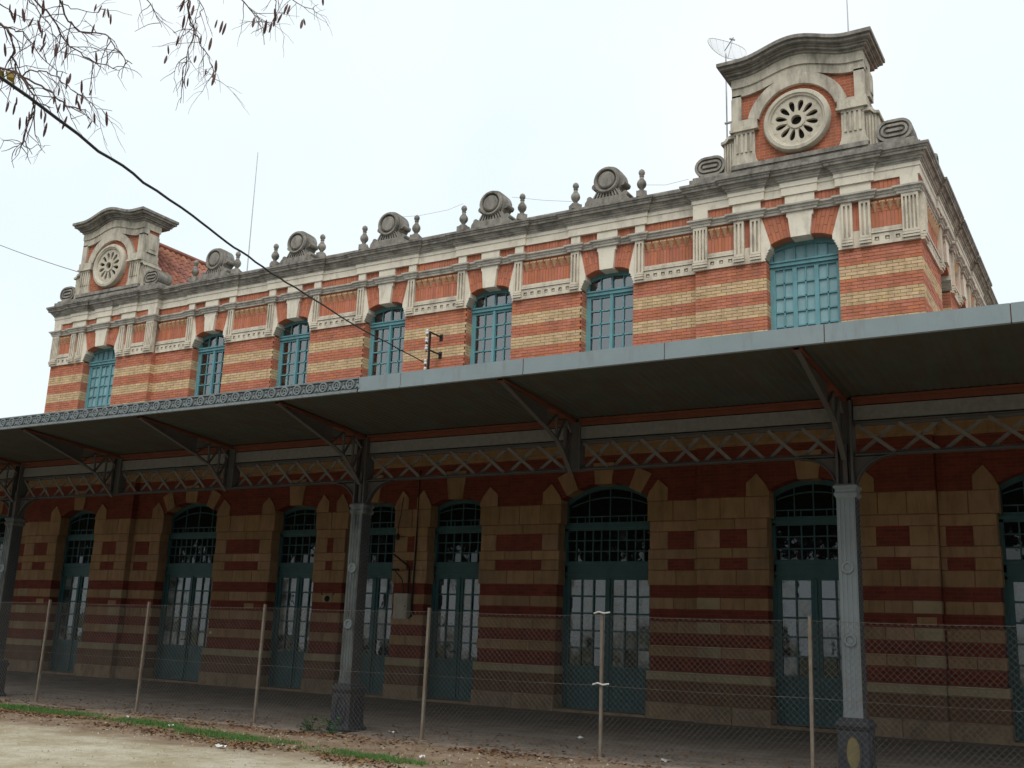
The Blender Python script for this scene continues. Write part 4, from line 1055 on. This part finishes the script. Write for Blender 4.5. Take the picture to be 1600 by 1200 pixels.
for z in (1.82, .84, -.08):
    k = MB(ident); n = 80; k.tube([(a+(b_-a)*i/n, yy, z-.015*math.sin(math.pi*((i*(len(FP)-1)/n) % 1))) for i in range(n+1)], .0028, 4); obj('line_wire', k, WIRE, F)

# overhead cable to the insulator bracket on the wall
pts2 = [(-420,-178),(-200,-24),(0,119),(154,234.5),(224,283.5),(300,337),(353,379),(399,408.5),(446,440.6),(505.6,477.4),(565,515.4),(620,543),(662,566)]
cab = []
for u, v in pts2:
    s_ = u/662; cab.append(at_d(u, v, 1/((1-s_)/8+s_/26.0)))
fine = []
for i in range(len(cab)-1):
    for t in (0,.25,.5,.75):
        p = cab[i].lerp(cab[i+1], t); p += Vector((0,0,random.uniform(-.012,.012))); fine.append(tuple(p))
fine.append(tuple(cab[-1]))
k = MB(ident); k.tube(fine, .0125, 6); tag(obj('overhead_cable', k, BLACK, None, True), 'thick black cable sloping from upper left down to the wall bracket', 'cable')
pt = cab[0]
k = MB(ident); k.tube([(pt.x-.1,pt.y-.05,-.4),(pt.x-.1,pt.y-.05,pt.z+.6)], .11, 9, .08); tag(obj('utility_pole', k, BARK, None, True), 'wooden pole holding the near end of the black cable', 'pole')
a = at_y(126,426,-.2); b_ = at_y(0,378,-.2); d = b_-a
k = MB(ident); k.tube([tuple(a+d*t+Vector((0,0,-.25*t*(1.9-t)*.5))) for t in (0,.2,.4,.6,.8,1,1.4,1.9)], .012, 4); tag(obj('thin_wire', k, WIRE), 'thin grey wire running left from the far pediment', 'wire')
for seg in ([(612,340),(655,337),(700,328),(724,318)], [(800,308),(850,313),(895,315)], [(1008,289),(1040,289),(1076,280)]):
    k = MB(ident); k.tube([tuple(at_y(u,v,.05)) for u,v in seg], .004, 4)
    tag(obj('aerial_wire', k, WIRE), {612:'faint wire sagging between the middle cartouche and the finial right of it', 800:'faint wire between the third finial pair along the parapet', 1008:'faint wire from the last finial to the near pediment scroll'}[seg[0][0]], 'wire', 'faint wires along the parapet')

# wall bracket with porcelain insulators
p = at_y(671, 540, -.5); x = p.x
I = thing('insulator_bracket', 'iron wall bracket with white porcelain insulators above the canopy', 'bracket', (x, -.5, 7.6))
k = MB(ident); k.box(x-.022,x+.022,-.522,-.478,7.5,8.78); obj('upright', k, BLACK, I)
for z in (8.78, 8.32, 7.84):
    k = MB(ident); k.box(x-.018,x+.018,-.52,.02,z-.03,z); k.box(x-.05,x+.05,-.02,.015,z-.12,z+.06); obj('wall_arm', k, BLACK, I)
for z in (8.72,8.52,8.32,7.95,7.75):
    k = MB(ident); k.tube([(x-.09,-.5,z-.06),(x-.09,-.5,z+.02)], .010, 5); k.tube([(x-.09,-.5,z-.05),(x,-.5,z-.05)], .010, 5)
    q = obj('insulator_pin', k, BLACK, I)
    k = MB(ident); k.lathe(x-.09,-.5,[(.045,z),(.05,z+.03),(.03,z+.055),(.042,z+.075),(.04,z+.11),(.02,z+.13)],10); obj('insulator', k, PORC, q, True)

# meter box, conduit and cable arm on the narrow pier
MBX = thing('meter_box', 'beige electric meter box with pipe on the narrow pier beside the column', 'meter box', (1.16, -.1, 1.83))
k = MB(); k.box(.96,1.36,.0,.16,1.83,2.42); obj('box', k, BOXM, MBX)
k = MB(); k.box(.975,1.345,.16,.172,1.845,2.405); dr = obj('door', k, BOXM, MBX)
k = MB(); k.lathe_o(1.31,2.12,[(.014,.172),(.012,.19)],8); obj('lock', k, BLACK, dr)
k = MB(); k.tube([(1.30,.07,2.42),(1.30,.07,3.02),(1.24,.10,3.10),(.98,.30,3.34)], .024, 6); obj('pipe', k, BLACK, MBX)
k = MB(); k.tube([(1.18,.08,2.42),(1.16,.14,2.75),(1.02,.26,2.95),(.96,.30,2.98)], .012, 5); k.box(.92,1.10,.20,.27,2.95,3.0); obj('cable_arm', k, BLACK, MBX)
k = MB(); k.tube([(1.44,.05,5.4),(1.44,.05,3.6),(1.42,.05,2.3),(1.42,.05,1.9),(1.36,.06,1.86)], .02, 6); tag(obj('conduit', k, BLACK), 'black conduit running down the pier to the meter box', 'conduit')
LB = thing('wall_lamp_arm', 'small dark lamp arm hanging from a rod above the meter box', 'lamp arm', (.98,-.1,4.0))
k = MB(); k.tube([(.98,.05,4.75),(.97,.10,4.3),(.95,.14,4.05),(.95,.14,3.85)], .010, 5); obj('rod', k, BLACK, LB)
k = MB(); k.lathe(.95,.14,[(.012,3.86),(.05,3.80),(.045,3.72),(.02,3.70)],10); obj('lamp_head', k, BLACK, LB, True)
BE = thing('wall_bell', 'small round bell fixed to the pier left of the middle column', 'bell', (-1.2,-.02,2.28))
k = MB(); k.box(-1.36,-1.05,.0,.035,2.19,2.36); obj('backplate', k, LSTONE, BE)
k = MB(); k.lathe_o(-1.2,2.27,[(.075,.03),(.072,.06),(.05,.09),(.02,.10)],16); obj('gong', k, BLACK, BE, True)
k = MB(); k.tube([(-1.36,.02,2.36),(-1.44,.02,2.43)], .012, 5); k.tube([(-1.06,.02,2.36),(-1.0,.02,2.42)], .012, 5); obj('wires', k, BLACK, BE)
k = MB(); k.lathe_o(-5.12,1.33,[(.035,.0),(.035,.05),(.02,.06)],10); tag(obj('wall_insulator', k, PORC), 'single white insulator knob on the pier right of the far wide door', 'insulator')

# aerials
m0 = at_y(1136, 210, .5); m1 = at_y(1134, 84, .5)
A = thing('grid_dish_antenna', 'grid dish antenna on a thin mast beside the near pediment', 'antenna', (m0.x, .5, 11.4))
k = MB(ident); k.tube([(m0.x,.5,11.3),(m0.x,.5,13),tuple(m1)], .018, 6); obj('mast', k, ALU, A)
ctr = m1+Vector((0,0,.12)); ax = Vector((.55,-.45,.25)).normalized(); sx_ = ax.cross(Vector((0,0,1))).normalized(); sz_ = sx_.cross(ax)
def par(u, v): return tuple(ctr + sx_*u + sz_*v + ax*((u*u+v*v)*.45-.05))
k = MB(ident)
for i in range(-8, 9):
    v = i*.036; L_ = .52*math.sqrt(max(.05, 1-(v/.33)**2)); k.tube([par(-L_+2*L_*t/8, v) for t in range(9)], .0022, 3)
for u in (-.4,-.2,0,.2,.4):
    L_ = .31*math.sqrt(1-(u/.53)**2); k.tube([par(u, -L_+2*L_*t/6) for t in range(7)], .006, 4)
k.tube([par(.52*math.cos(t*math.pi/12), .31*math.sin(t*math.pi/12)) for t in range(25)], .007, 4); obj('grid_reflector', k, ALU, A)
k = MB(ident); k.tube([par(0,0), tuple(ctr+ax*.36)], .012, 5); k.tube([par(0,-.3), tuple(ctr+ax*.34)], .006, 4); k.tube([tuple(ctr+ax*.30-sx_*.07), tuple(ctr+ax*.30+sx_*.07)], .022, 5); obj('feed_arm', k, ALU, A)
k = MB(ident); k.box(m0.x-.05,m0.x+.5,.47,.53,12.62,12.65); k.box(m0.x-.05,m0.x+.5,.47,.53,13.2,13.23); obj('mast_clamp', k, ALU, A)
p = at_y(1325.5, 48, -.25); k = MB(ident); k.tube([(p.x,-.25,13.95),(p.x,-.25,14.6),(p.x-.01,-.25,15.9)], .020, 6, .008); tag(obj('lightning_rod', k, ALU), 'thin lightning rod on top of the near pediment', 'rod')
p0 = at_y(386, 424, 2); p1 = at_y(403, 238, 2); k = MB(ident); k.tube([(p0.x-.02,2,11.2), tuple(p0), tuple(p0.lerp(p1,.5)), tuple(p1)], .022, 6, .012); tag(obj('aerial_mast', k, ALU), 'tall thin aerial mast on the roof near the far pediment', 'mast')

# bare tree reaching in from the left
T = thing('bare_tree', 'bare tree with dark hanging seed pods reaching in at the upper left', 'tree', (6.0,-19.2,-.2))
Z5 = lambda q: [(x/2.857, y/2.857) for x, y in q]
limbs = [
 ([(-900,-500),(-500,-120),(-200,60),(0,110),(40,140),(60,200),(55,260),(75,315),(150,430),(150,500),(110,620),(100,645)], 9.4, .016),
 ([(-500,-120),(-200,200),(-40,290),(60,320),(105,340),(190,385),(250,430),(290,465),(350,485)], 9.0, .014),
 ([(-500,-420),(-150,-300),(60,-120),(160,0),(230,80),(290,180),(330,220),(400,265),(450,290),(520,310)], 9.7, .012),
 ([(-500,-420),(0,-300),(180,-150),(270,0),(300,90),(350,140),(470,150),(510,200),(545,250),(590,285)], 9.9, .012),
 ([(-200,60),(-60,90),(60,130),(110,150),(160,220),(230,300),(300,330)], 9.5, .009),
 ([(0,-300),(60,-120),(100,-40),(160,30),(220,120),(260,190),(300,200)], 9.2, .008),
 ([(0,-300),(400,-260),(700,-150),(840,-40),(845,60),(855,110),(870,150),(835,250),(810,330),(830,395)], 9.8, .011),
 ([(845,60),(870,150),(900,200),(930,250),(950,320),(962,372)], 9.8, .007),
 ([(700,-150),(860,-60),(910,40),(880,90),(855,130)], 9.8, .007),
 ([(400,-260),(600,-100),(660,0),(690,70),(722,122)], 9.6, .008),
 ([(700,-150),(960,-120),(1090,10),(1130,60),(1165,85),(1180,200)], 10.2, .009),
 ([(960,-120),(1180,-60),(1235,5),(1225,80),(1200,140)], 10.2, .008),
 ([(960,-120),(1200,-80),(1300,0),(1390,40),(1420,20)], 10.3, .007),
 ([(0,110),(60,125),(110,128)], 9.4, .006), ([(105,340),(140,310),(200,320),(260,345),(320,400),(370,430),(430,490),(500,495)], 9.1, .007),
 ([(100,645),(60,640),(0,615)], 9.4, .004), ([(100,645),(140,670),(170,645),(225,650)], 9.4, .004), ([(270,0),(320,40),(420,60),(470,40)], 9.9, .006), ([(0,20),(60,60),(120,90),(200,100)], 9.6, .006)]
br = MB(ident); tips = []
rnd = random.Random(3)
def twig(p, d, L_, r, lvl):
    pts = [p]; q = p.copy(); dd = d.copy(); n = 4
    for i in range(n):
        dd = (dd+Vector((rnd.uniform(-.35,.35), rnd.uniform(-.35,.35), rnd.uniform(-.45,.22)))).normalized(); q = q+dd*L_/n; pts.append(q.copy())
        if lvl and rnd.random() < .5: twig(q, (dd+Vector((rnd.uniform(-1,1),rnd.uniform(-1,1),rnd.uniform(-1,.6)))).normalized(), L_*.6, r*.65, lvl-1)
    br.tube([tuple(x) for x in pts], r, 4, r*.5)
    if rnd.random() < .025: tips.append(pts[-1])
for pl, dist, r in limbs:
    P3 = [at_d(u, v, dist+.15*math.sin(i*1.7+dist*5)) for i, (u, v) in enumerate(Z5(pl))]
    sm = []
    for i in range(len(P3)-1):
        for t in (0, .34, .67): sm.append(P3[i].lerp(P3[i+1], t)+Vector((rnd.uniform(-.012,.012), rnd.uniform(-.012,.012), rnd.uniform(-.012,.012))))
    sm.append(P3[-1])
    br.tube([tuple(x) for x in sm], r*.85, 5, r*.3)
    for i in range(4, len(sm)-1):
        if rnd.random() < .62:
            t_ = (sm[i+1]-sm[i-1]).normalized()
            twig(sm[i], (t_*.5+Vector((rnd.uniform(-1,1),rnd.uniform(-1,1),rnd.uniform(-1,.5)))).normalized(), rnd.uniform(.12,.34), r*.30+.0008, 1)
obj('branches', br, BARK, T)
tr = MB(ident); tr.tube([(6,-19.2,-.4),(6.05,-19.15,1.5),(6.0,-19.0,3.2),(5.8,-18.8,5.0),(5.75,-18.6,7.0),(5.9,-18.4,9.2)], .20, 10, .09)
root1 = at_d(*Z5([(-900,-500)])[0], 9.4); root2 = at_d(*Z5([(-500,-420)])[0], 9.8); root3 = at_d(*Z5([(-500,-120)])[0], 9.2)
tr.tube([(5.8,-18.8,5.0), tuple(Vector((5.8,-18.8,5.0)).lerp(root1,.5)+Vector((0,0,.2))), tuple(root1), tuple(root3)], .07, 7, .022)
tr.tube([(5.78,-18.7,6.0), tuple(root1.lerp(root2,.5)), tuple(root2), tuple(at_d(*Z5([(0,-300)])[0], 9.8))], .06, 7, .02)
for q in ((4.6,-18.4,9.4),(6.8,-19.6,10.2),(4.9,-20.1,8.6)): tr.tube([(5.78,-18.65,6.4), tuple((Vector((5.78,-18.65,6.4))+Vector(q))/2+Vector((0,0,.3))), q], .07, 7, .02)
obj('trunk', tr, BARK, T, True)
pm = MB(ident); pm.lathe(0,0,[(.002,0),(.008,-.015),(.013,-.05),(.014,-.09),(.010,-.125),(.002,-.145)],6); pod = pm.mesh('seed_pod', POD, True)
podpx = [(70,60),(100,60),(150,100),(168,110),(190,150),(205,170),(205,210),(255,215),(300,230),(20,215),(40,475),(75,455),(90,545),(130,520),(205,525),(265,410),(300,365),(315,350),(345,440),(370,435),(365,380),(410,420),(420,525),(475,520),(270,485),(300,540),(495,85),(480,60),(455,45),(470,60),(825,20),(850,25),(865,45),(825,90),(800,180),(750,225),(745,270),(970,110),(995,115),(1010,125),(945,190),(965,290),(920,330),(955,340),(962,350),(840,370),(875,270),(1135,100),(1190,110),(1225,60),(1228,90),(1215,120),(1285,40),(1295,45),(1275,50),(1355,105),(1350,110),(45,40),(45,70),(290,460),(345,470),(70,480),(120,540),(60,380),(210,570),(430,40),(195,20),(1440,0)]
for u, v in podpx: tips.append(at_d(u/2.857, v/2.857-8, 9.5+rnd.uniform(-.3,.3)))
for q in tips:
    s_ = rnd.uniform(.65,1.15); inst('seed_pod', pod, Matrix.Translation(q) @ Matrix.Rotation(rnd.uniform(-.35,.35),4,'X') @ Matrix.Rotation(rnd.uniform(-.35,.35),4,'Y') @ Matrix.Diagonal((s_*.95,s_*.6,s_*.8,1)), T)
lf = MB(ident)
for i in range(5):
    q = at_d((2+i*8)/2.857, (300+i*5)/2.857, 9.1); a = rnd.uniform(0,3); d = Vector((math.cos(a),math.sin(a),-.8)).normalized()*.11; w_ = d.cross(Vector((.3,-.8,.2))).normalized()*.03
    lf.add([tuple(q),tuple(q+d*.5+w_),tuple(q+d),tuple(q+d*.5-w_)],[(0,1,2,3)])
obj('yellow_leaves', lf, LEAFY, T)

# trees across the road behind the viewer; they stand in the door glass and keep the low sky off the platform
tb = MB(ident); rt_ = random.Random(21)
for i in range(30):
    cx = -52+i*4.4+rt_.uniform(-1.5,1.5); cy = -36+rt_.uniform(-4,4); hh = rt_.uniform(11,16); rr = rt_.uniform(3.2,4.6)
    tb.tube([(cx,cy,-.3),(cx+.2,cy,hh*.4),(cx,cy,hh*.8)], .28, 6, .06)
    for k_ in range(1100):
        while True:
            q = Vector((rt_.uniform(-1,1),rt_.uniform(-1,1),rt_.uniform(-1,1)))
            if q.length < 1: break
        q = Vector((cx+q.x*rr, cy+q.y*rr*.8, 5.6+hh*.40+q.z*hh*.40)); d = Vector((rt_.uniform(-1,1),rt_.uniform(-1,1),rt_.uniform(-1,1))).normalized()*rt_.uniform(.3,.55)
        w_ = d.cross(Vector((rt_.uniform(-1,1),rt_.uniform(-1,1),rt_.uniform(-1,1)))).normalized()*d.length*.7
        b0 = len(tb.v); tb.v += [tuple(q-d),tuple(q+w_),tuple(q+d),tuple(q-w_)]; tb.f.append((b0,b0+1,b0+2,b0+3))
tag(obj('tree_belt', tb, mat('belt_foliage', (.055,.06,.03), (.04,.045,.025), 2, bump=0)), 'dense belt of trees mirrored in the door glass', 'trees', kind='stuff')

# ------------------------------------------------------------------ ground cover
rg = random.Random(8)
GL = [(-4.5,-7.6),(-2.2,-7.75),(.8,-7.72),(3.0,-8.15),(4.9,-8.55),(6.9,-8.85),(8.9,-9.0),(11,-9.3)]
def gl(x):
    for (a, ya), (b_, yb) in zip(GL, GL[1:]):
        if a <= x <= b_: return ya+(yb-ya)*(x-a)/(b_-a)
    return GL[-1][1]
gr = MB(ident); cnt = 0
while cnt < 22000:
    x = rg.uniform(-4.5, 10.5); y = gl(x)+rg.gauss(0,.17)
    dn = mnoise.noise((x*.55, y*.6, 3.3))*.95+.30+.5*mnoise.noise((x*4, y*4, 9))
    if rg.random() > (dn-.15)*1.9: continue
    h = rg.uniform(.025,.075); a = rg.uniform(0,6.28); w_ = .004; z = gz(x,y)-.005
    dx, dy = math.cos(a)*w_, math.sin(a)*w_; lx, ly = rg.uniform(-.04,.04), rg.uniform(-.04,.04)
    gr.v += [(x-dx,y-dy,z),(x+dx,y+dy,z),(x+lx,y+ly,z+h)]; b0 = len(gr.v)-3; gr.f.append((b0,b0+1,b0+2)); cnt += 1
tag(obj('grass_strip', gr, GRASS), 'narrow strip of green grass along the edge of the sandy road', 'grass', kind='stuff')
li = MB(ident); cnt = 0
while cnt < 15000:
    x = rg.uniform(-5, 14.5); r_ = rg.random()
    if r_ < .55: y = gl(x)-.45+rg.gauss(0,.22)
    elif r_ < .85: y = -7.15+rg.gauss(0,.22)
    else: y = rg.uniform(-9.2,-5)
    dn = mnoise.noise((x*.9, y*1.3, 7))+.4*mnoise.noise((x*3, y*3, 1))
    if r_ < .85 and rg.random() > dn*1.6+.45: continue
    z = (gz(x,y) if y < -6.95 else pz(y))+rg.uniform(.004,.02); s_ = rg.uniform(.014,.042); a = rg.uniform(0,6.28)
    d = Vector((math.cos(a),math.sin(a),rg.uniform(-.4,.4)))*s_; w_ = Vector((-math.sin(a),math.cos(a),rg.uniform(-.5,.5)))*s_*.55; q = Vector((x,y,z))
    b0 = len(li.v); li.v += [tuple(q-d),tuple(q+w_),tuple(q+d),tuple(q-w_)]; li.f.append((b0,b0+1,b0+2,b0+3)); cnt += 1
tag(obj('leaf_litter', li, LITTER), 'dry brown fallen leaves scattered along the platform edge and grass', 'leaves', kind='stuff')
pb = MB(ident)
for i in range(2600):
    x = rg.uniform(-5, 15); y = rg.uniform(-12.5,-7); s_ = rg.choice((.006,.008,.012,.02)); z = gz(x,y)
    pb.add([(x-s_,y,z),(x,y-s_,z),(x+s_,y,z),(x,y+s_,z),(x,y,z+s_*1.1)],[(0,1,4),(1,2,4),(2,3,4),(3,0,4)])
tag(obj('pebbles', pb, PEB), 'small pebbles lying on the sandy ground', 'pebbles', kind='stuff')
for i, (x, y, l) in enumerate([(4.42,-6.92,'leafy green weed at the left foot of the middle column'),(4.95,-6.98,'leafy green weed at the front foot of the middle column')]):
    w = thing('weed_plant', l, 'plant', (x, y, -.2), 'weeds at the column foot')
    st = MB(ident); lv = MB(ident)
    for k in range(16):
        a = rg.uniform(0,6.28); r_ = rg.uniform(.05,.22); top = Vector((x+math.cos(a)*r_, y+math.sin(a)*r_*.6, -.18+rg.uniform(.08,.28)))
        st.tube([(x,y,-.2), tuple(Vector((x,y,-.1)).lerp(top,.6)), tuple(top)], .004, 4)
        for n in range(6):
            b2 = rg.uniform(0,6.28); d = Vector((math.cos(b2),math.sin(b2),rg.uniform(-.3,.5))).normalized()*rg.uniform(.04,.08); c_ = top+Vector((rg.uniform(-.04,.04),rg.uniform(-.04,.04),rg.uniform(-.06,.02))); w_ = d.cross(Vector((0,0,1)))*.38
            lv.add([tuple(c_),tuple(c_+d*.5+w_),tuple(c_+d),tuple(c_+d*.5-w_)],[(0,1,2,3)])
    obj('stems', st, WEED, w); obj('leaves', lv, WEED, w)
SCR = [((200,1123),'crumpled white paper scrap on the sand left of the grass strip'),((266,1136),'small white paper scrap on the sand, nearest the bottom left'),((660,1184),'white paper scrap lying in the grass strip'),((612,1151),'white scrap on the platform edge right of the middle column'),((345,1167),'small white scrap among the leaves beside the grass'),((905,1163),'white scrap on the platform edge near the tied fence post'),((1040,1196),'white scrap by the leaf litter at the bottom right')]
for (u, v), l in SCR:
    r = sight(u, v); q = CAMV+r*((-.19-CZ)/r.z); s_ = rg.uniform(.05,.10)
    k = MB(ident); z = max(gz(q.x,q.y), -.2) if q.y < -6.95 else pz(q.y); V = []
    for j_ in range(4):
        for i_ in range(4): V.append((q.x+(i_-1.5)*s_/2, q.y+(j_-1.5)*s_/2.5, z+.005+rg.uniform(0,.045)))
    k.add(V, [(j_*4+i_, j_*4+i_+1, j_*4+i_+5, j_*4+i_+4) for j_ in range(3) for i_ in range(3)]); tag(obj('paper_scrap', k, PAPER), l, 'paper scrap', 'paper scraps')
